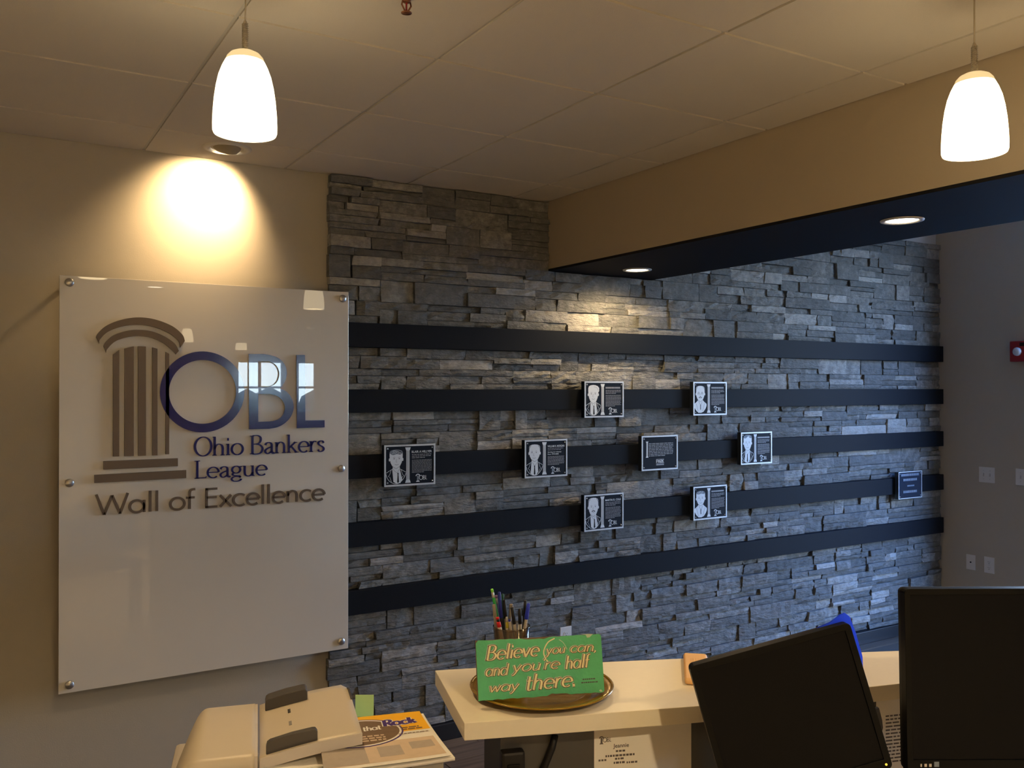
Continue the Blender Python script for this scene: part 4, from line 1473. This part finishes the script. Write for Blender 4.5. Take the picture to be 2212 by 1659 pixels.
# painted sign leaning back against the pen cup
PZ = CT + .0195
a_ = on_z(1032, 1515, PZ)
b_ = on_z(1306, 1496, PZ)
sw = (b_ - a_).length
ud = (b_ - a_).normalized()
gs = thing('painted_sign', 'weathered green wooden sign with tan script leaning on the pen cup', 'sign', a_, math.atan2(ud.y, ud.x))
lean = math.radians(13)
SH = .127
GF = Frame((0, 0, 0), (1, 0, 0), (0, math.sin(lean), math.cos(lean)), (0, -math.cos(lean), math.sin(lean)))
gr = random.Random(9)
edge = [(0.002, 0)]
for i in range(1, 26):
    edge.append((sw * i / 26, gr.uniform(0, .0022) + (.004 if 14 < i < 19 else 0)))
edge += [(sw - .003, .001), (sw, .004), (sw, SH - .005), (sw - .004, SH)]
for i in range(25, 1, -1):
    edge.append((sw * i / 26, SH - gr.uniform(0, .0018) - (.003 if 9 < i < 15 else 0)))
edge += [(.005, SH), (0, SH - .006)]
MB().poly(edge, GF, -.0025, 0).build('painted_face', M_GREEN, gs)
MB().poly([(.001, .0005), (sw - .001, .0005), (sw - .001, SH - .001), (.001, SH - .001)], GF, -.016, -.0026).build('board', M_RUST, gs, bevel=.001)


def G5(cx, cy):
    """photo crop of the sign -> board coordinates (u, v)"""
    # bilinear corners of the face in that crop
    TL, TR, BR, BL = (60, 180), (1910, 85), (1975, 880), (92, 1010)
    u = v = .5
    for _ in range(12):
        tx = TL[0] + (TR[0] - TL[0]) * u
        bx = BL[0] + (BR[0] - BL[0]) * u
        ty_ = TL[1] + (TR[1] - TL[1]) * u
        by = BL[1] + (BR[1] - BL[1]) * u
        v = (by - cy) / (by - ty_)
        lx = BL[0] + (TL[0] - BL[0]) * v
        rx = BR[0] + (TR[0] - BR[0]) * v
        u = (cx - lx) / (rx - lx)
    return u * sw, v * SH


GSCR = [('Believe', (205, 455), (1005, 385), .030, .0), ('you', (1085, 372), (1385, 345), .019, .0), ('can,', (1445, 345), (1860, 320), .021, .0),
        ('and', (200, 672), (535, 650), .024, .0), ("you're", (590, 615), (1310, 555), .023, .0), ('half', (1375, 570), (1745, 540), .028, .0),
        ('way', (250, 890), (700, 850), .021, .0), ('there.', (775, 865), (1560, 790), .033, .0)]
for (body, p0, p1, cap, _) in GSCR:
    u0, v0 = G5(*p0)
    u1, v1 = G5(*p1)
    w_ = math.hypot(u1 - u0, v1 - v0)
    du = Vector(((u1 - u0) / w_, (v1 - v0) / w_))
    U = GF.u * du.x + GF.v * du.y
    V = GF.v * du.x - GF.u * du.y
    fr = Frame(GF(u0, v0), U, V, GF.n)
    rg_ = random.Random(len(body) * 7)
    fr2 = Frame(GF(u0 - .0012, v0 + .0011), U, V, GF.n)
    for qa, qb, qc in zip(letters(body, fr, cap, 0, .0013, .15, .045, slant=.22, width=w_ * .97),
                          letters(body, fr, cap, 0, .0008, .17, .06, slant=.22, width=w_ * .97, grow=.0022, serif=True),
                          letters(body, fr2, cap, 0, .0004, .17, .06, slant=.22, width=w_ * .97, grow=.0028, serif=True)):
        lo = qa.build('script_letter', M_SCRIPT, gs)
        qb.build('letter_outline', M_SCRIPTD, lo)
        qc.build('letter_edge', M_PALE, lo)
# ring stain and faint small print
c0 = G5(1240, 300)
MB().ribbon([G5(*p) for p in smooth2([(1215, 150), (1120, 200), (1065, 290), (1055, 360), (1085, 430), (1120, 470)], 4)], .0026, GF, 0, .0003).build('ring_stain', M_SCRIPT, gs)
MB().ribbon([G5(*p) for p in smooth2([(1280, 165), (1340, 205), (1380, 260), (1400, 300)], 4)], .0016, GF, 0, .0003).build('ring_stain', M_PALE, gs)
fp = MB()
for (a, b) in (((1640, 715), (1850, 700)), ((1620, 760), (1870, 742))):
    u0, v0 = G5(*a)
    u1, _ = G5(*b)
    print_lines(fp, random.Random(a[0]), GF, u0, u1, [v0], .0026, 0, .0003, (.002, .005), .001, 1.0)
fp.build('small_print', M_PANEL, gs)['kind'] = 'stuff'
for q in (((1600, 90), (1680, 100), (1700, 140), (1740, 135), (1790, 88)), ((1890, 850), (1920, 838), (1945, 865), (1910, 870))):
    MB().poly([G5(*p) for p in reversed(q)], GF, 0, .00025).build('worn_patch', M_PALE, gs)

# pen cup and pens
cc = at_depth(1105, 1400, 2.125)
CUPZ = CT + .0025
cup = thing('pen_cup', 'smoky clear plastic cup holding pens behind the green sign', 'cup', (cc.x, cc.y, CUPZ))
CR0, CR1, CH = .036, .0445, .128
MB().lathe([(.001, 0), (CR0, 0), (CR1, CH), (CR1 - .002, CH), (CR0 - .002, .003), (.001, .003)], 36).build('tumbler', M_CUP, cup, True)
MB().lathe([(CR1 - .0025, CH - .002), (CR1 - .001, CH + .001), (CR1 + .0008, CH), (CR1, CH - .003)], 36).build('rim', M_CUP, cup, True)


def crop4(cx, cy, d):
    return at_depth(1012 + cx * .10850, 1260 + cy * .10850, d)


def pen_mat(name, col, rough=.4):
    return mat(name, col, rough, spec=.4)


P_GREEN, P_LIME, P_FERR = pen_mat('green_pencil_paint', (.02, .32, .05)), pen_mat('lime_eraser', (.28, .80, .08), .7), mat('pencil_ferrule', (.6, .58, .5), .3, metal=.8)
P_PURP, P_LILAC, P_NAVY = pen_mat('purple_eraser', (.32, .17, .36), .7), pen_mat('lilac_barrel', (.20, .21, .42)), pen_mat('navy_pen', (.012, .02, .22))
P_DKGR, P_BLK, P_GREY = pen_mat('dark_green_pen', (.008, .07, .035)), pen_mat('black_pen', (.010, .009, .008)), pen_mat('warm_grey_pen', (.24, .21, .18))
P_BLUE, P_RED, P_WHITE = pen_mat('blue_cap', (.02, .04, .50)), pen_mat('red_cap', (.62, .015, .015)), pen_mat('white_barrel', (.62, .56, .5))
P_YELL, P_CLR = pen_mat('yellow_grip', (.55, .5, .05)), pen_mat('frosted_barrel', (.42, .38, .31))


def pen(label, top, slantpx, d, segs, name='pen', cat='pen'):
    """pen standing in the cup; top = crop point of its upper end, slantpx = crop point lower down its axis,
    segs = list of (part, material, from, to, radius0, radius1) measured downward from the top in metres"""
    a = crop4(*top, d)
    b = crop4(*slantpx, d)
    ax = (b - a).normalized()
    ax = (ax + (cc - a).normalized() * 0.0).normalized()
    Ln = (a.z - (CUPZ + .004)) / -ax.z
    foot = a + ax * Ln
    # keep the foot within the cup
    r_ = Vector((foot.x - cc.x, foot.y - cc.y, 0))
    if r_.length > CR0 - .007:
        r_ = r_.normalized() * (CR0 - .007)
        foot = Vector((cc.x + r_.x, cc.y + r_.y, foot.z))
        ax = (foot - a).normalized()
        Ln = (foot - a).length
    rimz = CUPZ + CH
    f_ = (a.z - rimz) / (a.z - foot.z)
    rp = a + (foot - a) * f_
    dv = Vector((rp.x - cc.x, rp.y - cc.y, 0))
    lim = CR1 - .0075
    if dv.length > lim:
        sh_ = dv.normalized() * (dv.length - lim)
        a = a - sh_ * .8
        foot = foot - sh_ * 1.2
        r_ = Vector((foot.x - cc.x, foot.y - cc.y, 0))
        if r_.length > CR0 - .007:
            r_ = r_.normalized() * (CR0 - .007)
            foot = Vector((cc.x + r_.x, cc.y + r_.y, foot.z))
        ax = (foot - a).normalized()
        Ln = (foot - a).length
    t = thing(name, label, cat, foot, 0, 'pens and pencils in the cup')
    A = local(t, a)
    for (part, m_, s0, s1, r0, r1) in segs:
        e = Ln if s1 is None else s1
        P0, P1 = A + ax * s0, A + ax * e
        L_ = e - s0
        bev = min(.0015, L_ * .2)
        MB().tube([tuple(P0), tuple(P0 + ax * bev), tuple(P1 - ax * bev), tuple(P1)], [r0 * .8, r0, r1, r1 * .85], 10).build(part, m_, t, True)
    return t


pen('green pencil with lime eraser tip, tallest in the cup', (465, 112), (545, 520), 2.135, [('eraser', P_LIME, 0, .008, .0034, .0034), ('ferrule', P_FERR, .008, .021, .0036, .0036), ('barrel', P_GREEN, .021, None, .0037, .0036)], 'pencil', 'pencil')
pen('lilac pencil with purple eraser beside the green pencil', (552, 235), (600, 660), 2.14, [('eraser', P_PURP, 0, .008, .0028, .0028), ('ferrule', P_FERR, .008, .021, .003, .003), ('barrel', P_LILAC, .021, None, .003, .003)], 'pencil', 'pencil')
pen('long dark blue pen standing upright', (612, 172), (655, 700), 2.125, [('cap', P_NAVY, 0, .062, .0036, .0046), ('barrel', P_BLK, .062, None, .0040, .0036)])
pen('dark green pen half hidden behind the dark blue pen', (682, 212), (690, 500), 2.150, [('cap', P_DKGR, 0, .05, .003, .0034), ('barrel', P_DKGR, .05, None, .003, .003)])
pen('tall black marker next to the dark blue pen', (708, 325), (740, 700), 2.13, [('cap', P_BLK, 0, .045, .004, .0048), ('barrel', P_GREY, .045, None, .0043, .004)])
pen('grey pen leaning on the cup rim below the green pencil', (475, 420), (540, 1180), 2.118, [('cap', P_GREY, 0, .03, .0042, .0044), ('barrel', P_GREY, .03, None, .0042, .004)])
pen('slim pale stick at the cup edge by the green pencil', (455, 640), (510, 900), 2.125, [('barrel', P_WHITE, 0, None, .0014, .0016), ('tip', P_FERR, 0, .004, .0016, .0016)])
pen('white pen with red cap', (570, 675), (690, 1250), 2.100, [('button', P_RED, 0, .005, .0040, .0042), ('clip_band', P_BLK, .005, .011, .0034, .0036), ('cap', P_RED, .011, .024, .0048, .0052), ('barrel', P_WHITE, .024, None, .0050, .0046)])
pen('yellow tipped pen with frosted barrel', (760, 670), (775, 900), 2.10, [('cap', P_FERR, 0, .012, .0028, .003), ('grip', P_YELL, .012, .026, .0034, .0036), ('barrel', P_CLR, .026, None, .0034, .0032)])
pen('frosted pen with small blue button', (810, 718), (905, 1200), 2.092, [('button', P_BLUE, 0, .005, .0024, .0028), ('barrel', P_CLR, .005, None, .0033, .0036)])
pen('grey capped pen behind the black capped pens', (852, 410), (800, 900), 2.15, [('cap', P_GREY, 0, .012, .005, .0055), ('barrel', P_GREY, .012, None, .0042, .004)])
pen('black capped pen with clear barrel leaning outward', (868, 480), (985, 1200), 2.105, [('cap', P_BLK, 0, .040, .0037, .0046), ('barrel', P_CLR, .040, None, .0038, .0036)])
pen('short black capped pen with clear barrel', (1020, 505), (1038, 1180), 2.11, [('cap', P_BLK, 0, .036, .0036, .0048), ('barrel', P_CLR, .036, None, .0038, .0036)])
pen('black pen half hidden behind the bright blue capped pen', (1132, 340), (1105, 800), 2.135, [('cap', P_BLK, 0, .034, .0034, .004), ('barrel', P_BLK, .034, None, .0036, .0034)])
pen('pen with bright blue cap and clear barrel leaning outward', (1198, 398), (1120, 900), 2.108, [('cap', P_BLUE, 0, .038, .0038, .0052), ('barrel', P_CLR, .038, None, .0040, .0036)])
pen('pale thin pen against the cup wall on the blue cap side', (1214, 795), (1190, 1180), 2.10, [('tip', P_FERR, 0, .004, .0015, .002), ('barrel', P_WHITE, .004, None, .0022, .0022)])

# peach holder lying on the counter
a_ = on_z(1479, 1480, CT)
b_ = on_z(1476, 1422, CT)
yd = (b_ - a_).normalized()
t = thing('ribbed_case', 'peach plastic ribbed case lying flat on the cream counter', 'case', a_, math.atan2(yd.y, yd.x) - math.pi / 2)
Ln = (b_ - a_).length
MB().box(0, .060, 0, Ln, 0, .016).build('shell', M_PEACH, t, bevel=.007, seg=4)
for k in range(5):
    MB().box(.018 + k * .006, .0205 + k * .006, .04, Ln - .05, .0150, .0172).build('rib', M_PEACH, t)


# ------------------------------------------------------------------ monitors
def monitor(name, label, cx, cy, d, w, h, roll, yaw, tilt, bez, chin, deskz, cat='monitor'):
    """flat display centred on a pixel at depth d; local x right, z up, screen faces -y"""
    c = at_depth(cx, cy, d)
    rz = -YAW + yaw
    t = thing(name, label, cat, (c.x, c.y, deskz), rz)
    hz = c.z - deskz
    R_ = Matrix.Rotation(-roll, 3, 'Y') @ Matrix.Rotation(-tilt, 3, 'X')
    O = Vector((0, 0, hz))
    fr = Frame(O, R_ @ Vector((1, 0, 0)), R_ @ Vector((0, 0, 1)), R_ @ Vector((0, -1, 0)))
    a, b = w / 2, h / 2
    rc = .010

    def rr(a, b, r, x=0, y=0):
        out = []
        for (sx, sy, a0) in ((1, -1, -90), (1, 1, 0), (-1, 1, 90), (-1, -1, 180)):
            out += arc(x + sx * (a - r), y + sy * (b - r), r, r, a0, a0 + 90, 4)
        return out
    sy = (chin - bez) / 2
    sb = b - (bez + chin) / 2
    MB().poly([rr(a, b, rc), list(reversed(rr(a - bez, sb, .002, 0, sy)))], fr, -.022, 0).build('bezel', M_BLACKP, t, bevel=.002)
    MB().poly(rr(a - bez + .001, sb + .001, .002, 0, sy), fr, -.010, -.0035).build('screen', M_SCREEN, t)
    MB().poly(rr(a - .002, b - .002, rc), fr, -.036, -.0225).build('back_cover', M_BLACKM, t, bevel=.004)
    MB().poly(rr(a * .62, b * .62, .02), fr, -.062, -.0365).build('rear_housing', M_BLACKM, t, bevel=.008)
    st = MB()
    q = fr(0, -b * .3, -.062)
    st.tube([tuple(q), (q.x * .5, q.y + .03, q.z - .03), (0, q.y + .03, .03), (0, q.y + .03, .012)], [.022, .024, .026, .03], 14)
    st.build('stand_neck', M_BLACKM, t, True)
    MB().lathe([(.001, 0), (.11, 0), (.11, .006), (.10, .012), (.001, .014)], 36, (0, q.y, 0)).build('stand_base', M_BLACKM, t, True)
    return t, fr, a, b


t, fr, a, b = monitor('computer_monitor', 'black glossy monitor tipped sideways in front of the counter', 1708, 1549, 1.78, .337, .296, math.radians(15.5), 0.0, math.radians(4), .013, .020, DZ)
led = mat('amber_led', (.9, .45, .02), .4, emit=(1, .5, .05), estr=2.0)
MB().poly(arc(a - .012, -b + .010, .0022, .0022, 0, 360, 12)[:-1], fr, 0, .001).build('power_light', led, t)
# sky reflection on the glossy top corner, modelled as a blue translucent strip
sky_glint = [(a - .060, b - .001), (a - .030, b + .003), (a - .006, b + .012), (a + .004, b + .013), (a + .011, b + .004), (a + .0135, b - .03), (a + .0125, b - .080), (a + .004, b - .112), (a - .002, b - .08), (a - .003, b - .004)]
MB().poly(list(reversed(sky_glint)), fr, -.032, -.026).build('corner_sky_glint', M_BLUE, t)
MB().poly([(a + .004, -b + .11), (a + .014, -b + .11), (a + .013, -b + .085), (a + .010, -b + .07), (a + .004, -b + .06)][::-1], fr, -.034, -.024).build('side_latch', M_BLACKM, t)

t, fr, a, b = monitor('computer_monitor', 'upright black wide monitor standing beside the tipped monitor', 2215, 1472, 1.80, .487, .374, 0.0, math.radians(0.5), math.radians(2), .012, .030, DZ)
for (u, w_, m_) in ((-a + .026, .0032, M_LIP), (-a + .034, .0052, M_LIP), (-a + .0435, .0052, M_LIP), (-a + .054, .0100, M_ETCHMID)):
    MB().poly([(u, -b + .017), (u + w_, -b + .017), (u + w_, -b + (.023 if w_ < .009 else .027)), (u, -b + (.023 if w_ < .009 else .027))], fr, 0, .0006).build('bezel_mark', m_, t)

# ------------------------------------------------------------------ printer with document feeder
ps = at_depth(550, 1630, 1.78)
PR = -YAW + math.radians(16)
pt = thing('printer', 'beige multifunction printer with document feeder tray on the desk', 'printer', (ps.x, ps.y, DZ), PR)
ZT = ps.z - DZ          # top of the feeder cover


def hump(u, v, n=0.0):
    x = -.172 + .172 * u
    y = -.012 + .345 * v
    e = max(0.0, (.42 - u) / .42)
    z = ZT + .012 * math.sin(math.pi * min(1, v * 1.02)) - .075 * e ** 2.4
    fvv = max(0.0, (v - .86) / .14)
    z -= .03 * fvv ** 2
    x -= .0
    x += .034 * (fvv ** 2) * (1 - u) + .03 * v * e
    return Vector((x, y, z))


m = MB().sheet(lambda u, v, n: hump(u, v) + Vector((0, 0, n)), 22, 22, .045)
m.build('feeder_cover', M_BEIGE, pt, True, bevel=.0)
MB().box(-.176, -.002, -.006, .325, .02, ZT - .082).build('feeder_body', M_LIP, pt, bevel=.01)
MB().poly([(-.160, ZT - .070), (-.004, ZT - .048), (-.004, ZT - .003), (-.160, ZT - .040)], Frame((0, -.008, 0), (1, 0, 0), (0, 0, 1), (0, -1, 0)), -.02, .002).build('front_fascia', M_LIP, pt, bevel=.002)
MB().poly([(0.0, ZT - .05), (.30, ZT - .05), (.30, ZT - .002), (.15, ZT + .008), (0.0, ZT - .004)], Frame((0, 0, 0), (0, 1, 0), (0, 0, 1), (1, 0, 0)), 0, .006).build('side_cheek', M_LIP, pt)
# lower body carries the output stack
MB().box(-.176, .300, -.02, .215, 0, .215).build('base_body', M_LIP, pt, bevel=.012)


def trayf(u, v, n=0.0):
    x = .010 + .205 * u
    y = .004 + .318 * v
    z = ZT - .012 + .030 * u + .004 * math.sin(math.pi * u)
    if v > .9:
        x -= .016 * ((v - .9) / .1) * u
    return Vector((x, y, z + n))


MB().sheet(trayf, 14, 14, .020).build('input_tray', M_BEIGE, pt, True, bevel=.0)
MB().sheet(lambda u, v, n: trayf(u, -.012 + .012 * v, n + .0015), 14, 1, .023).build('tray_lip', M_LIP, pt)
MB().sheet(lambda u, v, n: trayf(.985 + .02 * u, .66 + .25 * v, n + .0015), 1, 6, .012).build('tray_notch', M_GREYD, pt)


def guide(u0, u1, v0, v1, h_):
    c0, c1 = trayf(u0, v0), trayf(u1, v1)
    m_ = MB()
    prof = [(0, 0), (1, 0), (1, .7), (.96, .95), (.9, 1.0), (.5, 1.06), (.08, .98), (.02, .86), (0, .6)]
    fr_ = Frame((c0.x, c0.y, c0.z), Vector((c1.x - c0.x, 0, trayf(u1, v0).z - c0.z)), Vector((0, 0, h_)), Vector((0, -1, 0)))
    m_.poly(prof, fr_, -(c1.y - c0.y), 0)
    return m_.build('paper_guide', M_GREYD, pt, bevel=.004, seg=3)


guide(.06, .55, .83, .96, .026)
guide(.06, .56, .035, .085, .026)
for v in (.42, .66):
    MB().sheet(lambda u, w_, n: trayf(.30 + .03 * u, v + .07 * w_, n + .0012), 1, 1, .004).build('guide_slot', M_GREYD if v > .5 else M_BOXG, pt)
for q in (.055, .095):
    MB().box(q, q + .007, .030, .037, .215, ZT - .014).build('tray_post', M_LIP, pt)
# output sheets
stk = thing('paper_stack', 'stack of white printed sheets lying in the printer output tray', 'papers', (ps.x, ps.y, DZ + .2155), PR)
nsh = 9
for k in range(nsh):
    g = random.Random(k)
    ox, oy = g.uniform(-.006, .006), g.uniform(-.006, .006)
    z = k * .0056
    MB().sheet(lambda u, v, n: Vector((.020 + ox + .262 * u, -.030 + oy + .21 * v, .0052 + z + n + .001 * math.sin(3 * u + k))), 8, 2, .0052 if k % 3 else .0036).build('sheet', M_PAPER, stk)

# file box and the brochures lying on it
bx = thing('file_box', 'grey open file box standing beside the printer', 'box', (ps.x, ps.y, DZ), PR)
zb = 1.008 - DZ
MB().poly([[(.305, -.072), (.372, -.072), (.372, .185), (.305, .185)], ], Frame((0, 0, 0), (1, 0, 0), (0, 1, 0), (0, 0, 1)), 0, zb).build('box_body', M_BOXG, bx, bevel=.002)
MB().box(.315, .362, -.0735, -.0718, zb - .05, zb - .02).build('label_slot', M_GREYD, bx)

bro = thing('brochures', 'curled stack of brochures with yellow cover and brown badge on the grey file box', 'brochures', (ps.x, ps.y, zb + DZ + .001), PR)
rot = Matrix.Rotation(math.radians(1.5), 3, 'Z')


def page(u, v, n=0.0):
    """u 0..1 across (.235 m), v 0..1 away from the viewer (.262 m)"""
    x = .135 + .235 * u
    y = -.085 + .262 * v
    bow = .010 * math.sin(math.pi * min(max(u, 0), 1)) * 0 + .013 * (1 - v) ** 2 * 0
    z = .0105 + .004 * math.sin(2.2 * v + .4) + .006 * max(0, u - .75) * (1 - v) - .010 * max(0, .35 - v) * (1 - u)
    x += .018 * (1 - v) ** 2 * u - .010 * (1 - v) * 0
    return Vector((x, y, z + n))


for k in range(2):
    g = random.Random(40 + k)
    ox, oy = g.uniform(-.002, .014), g.uniform(-.004, .004)
    MB().sheet(lambda u, v, n: page(u, v, n) + Vector((ox, oy, -.0082 + .0042 * k)), 10, 10, .0040).build('under_sheet', M_PAPER, bro)
top_ = MB().sheet(lambda u, v, n: page(u, v, n) + Vector((-.004, 0, .0012)), 14, 14, .0012).build('cover', M_PAPER, bro)


class Curved:
    def __init__(s, lift):
        s.l = lift

    def __call__(s, u, v, n=0.0):
        return page(u, v) + Vector((-.004, 0, .0012 + s.l + n))


def patch(u0, u1, v0, v1, m_, lift=.0003, name='print_block'):
    c_ = Curved(lift)
    return MB().sheet(lambda a, b_, n: c_(u0 + (u1 - u0) * a, v0 + (v1 - v0) * b_, n), 8, 6).build(name, m_, bro)


patch(0, 1, .56, 1.0, M_YELLOW, .0003, 'yellow_band')
patch(.02, .98, .04, .40, M_PAPERT, .0003)
patch(0, .36, .05, .34, M_PAPERG, .0006)
patch(.46, .66, .12, .30, M_PAPERG, .0006)
patch(.74, .94, .20, .33, M_PAPERG, .0006)
C1, C2, C3 = Curved(.0007), Curved(.0010), Curved(.0013)
ell = lambda rx, ry: arc(.36, .62, rx, ry, 0, 360, 48)[:-1]
MB().poly(ell(.40, .30), C1, 0, .0001).build('badge_rim', M_PURPLE, bro)
MB().poly(ell(.385, .285), C1, .0001, .0002).build('badge_ring', M_PAPER, bro)
MB().poly(ell(.365, .265), C1, .0002, .0003).build('badge', M_BRPRINT, bro)


class On:
    """draws lettering of metric size on the curved page"""

    def __init__(s, u, v, k, lift, ang=0.0):
        s.u, s.v, s.k, s.l, s.a = u, v, k, lift, ang

    def __call__(s, a, b_, n=0.0):
        ca, sa = math.cos(s.a), math.sin(s.a)
        a2, b2 = a * ca - b_ * sa, a * sa + b_ * ca
        return Curved(s.l)(s.u + a2 / .235, s.v + b2 / .262, n)


stroke_text(MB(), 'Rock', On(.60, .70, 1, .0014, .06), .036, 0, .0001, .24, .15, slant=.12, width=.074, grow=.0045).build('title_edge', M_PAPER, bro)
stroke_text(MB(), 'Rock', On(.60, .70, 1, .0016, .06), .036, 0, .0001, .24, .15, slant=.12, width=.074).build('title', M_PURPLE, bro)
stroke_text(MB(), 'that', On(.40, .64, 1, .0014, .06), .026, 0, .0001, .15, .08, slant=.15, width=.040).build('title_small', M_PAPER, bro)
fp = MB()
print_lines(fp, random.Random(2), On(.36, .42, 1, .0013), 0, .05, [.0, .012, .024], .006, 0, .0001, (.006, .014), .003, 1.0)
fp.build('badge_print', M_PAPERT, bro)['kind'] = 'stuff'
fp = MB()
print_lines(fp, random.Random(3), On(.74, .585, 1, .0009), 0, .05, [.0, .010], .0055, 0, .0001, (.01, .02), .002, .8)
print_lines(fp, random.Random(8), On(.66, .50, 1, .0009), 0, .075, [.0], .003, 0, .0001, (.005, .01), .002, 1.0)
fp.build('fine_print', M_BRPRINT, bro)['kind'] = 'stuff'

# sticky note standing up behind the feeder tray
nt_ = at_depth(765, 1540, 2.055)
nb = at_depth(806, 1540, 2.055)
note = thing('sticky_note', 'light green sticky note standing up at the far edge of the brochures', 'note', (nt_.x, nt_.y, 1.008), math.atan2((nb - nt_).y, (nb - nt_).x))
zt_ = at_depth(800, 1502, 2.055).z - note.location.z
MB().sheet(lambda u, v, n: Vector((.002 + .043 * u, .004 * math.sin(2 * v) - n, zt_ * v)), 4, 5, .0006).build('leaf', M_NOTE, note)
MB().sheet(lambda u, v, n: Vector((.003 + .040 * u, .0012 + .004 * math.sin(2 * v) - n, (zt_ - .002) * v)), 4, 5, .0006).build('leaf', M_NOTE, note)
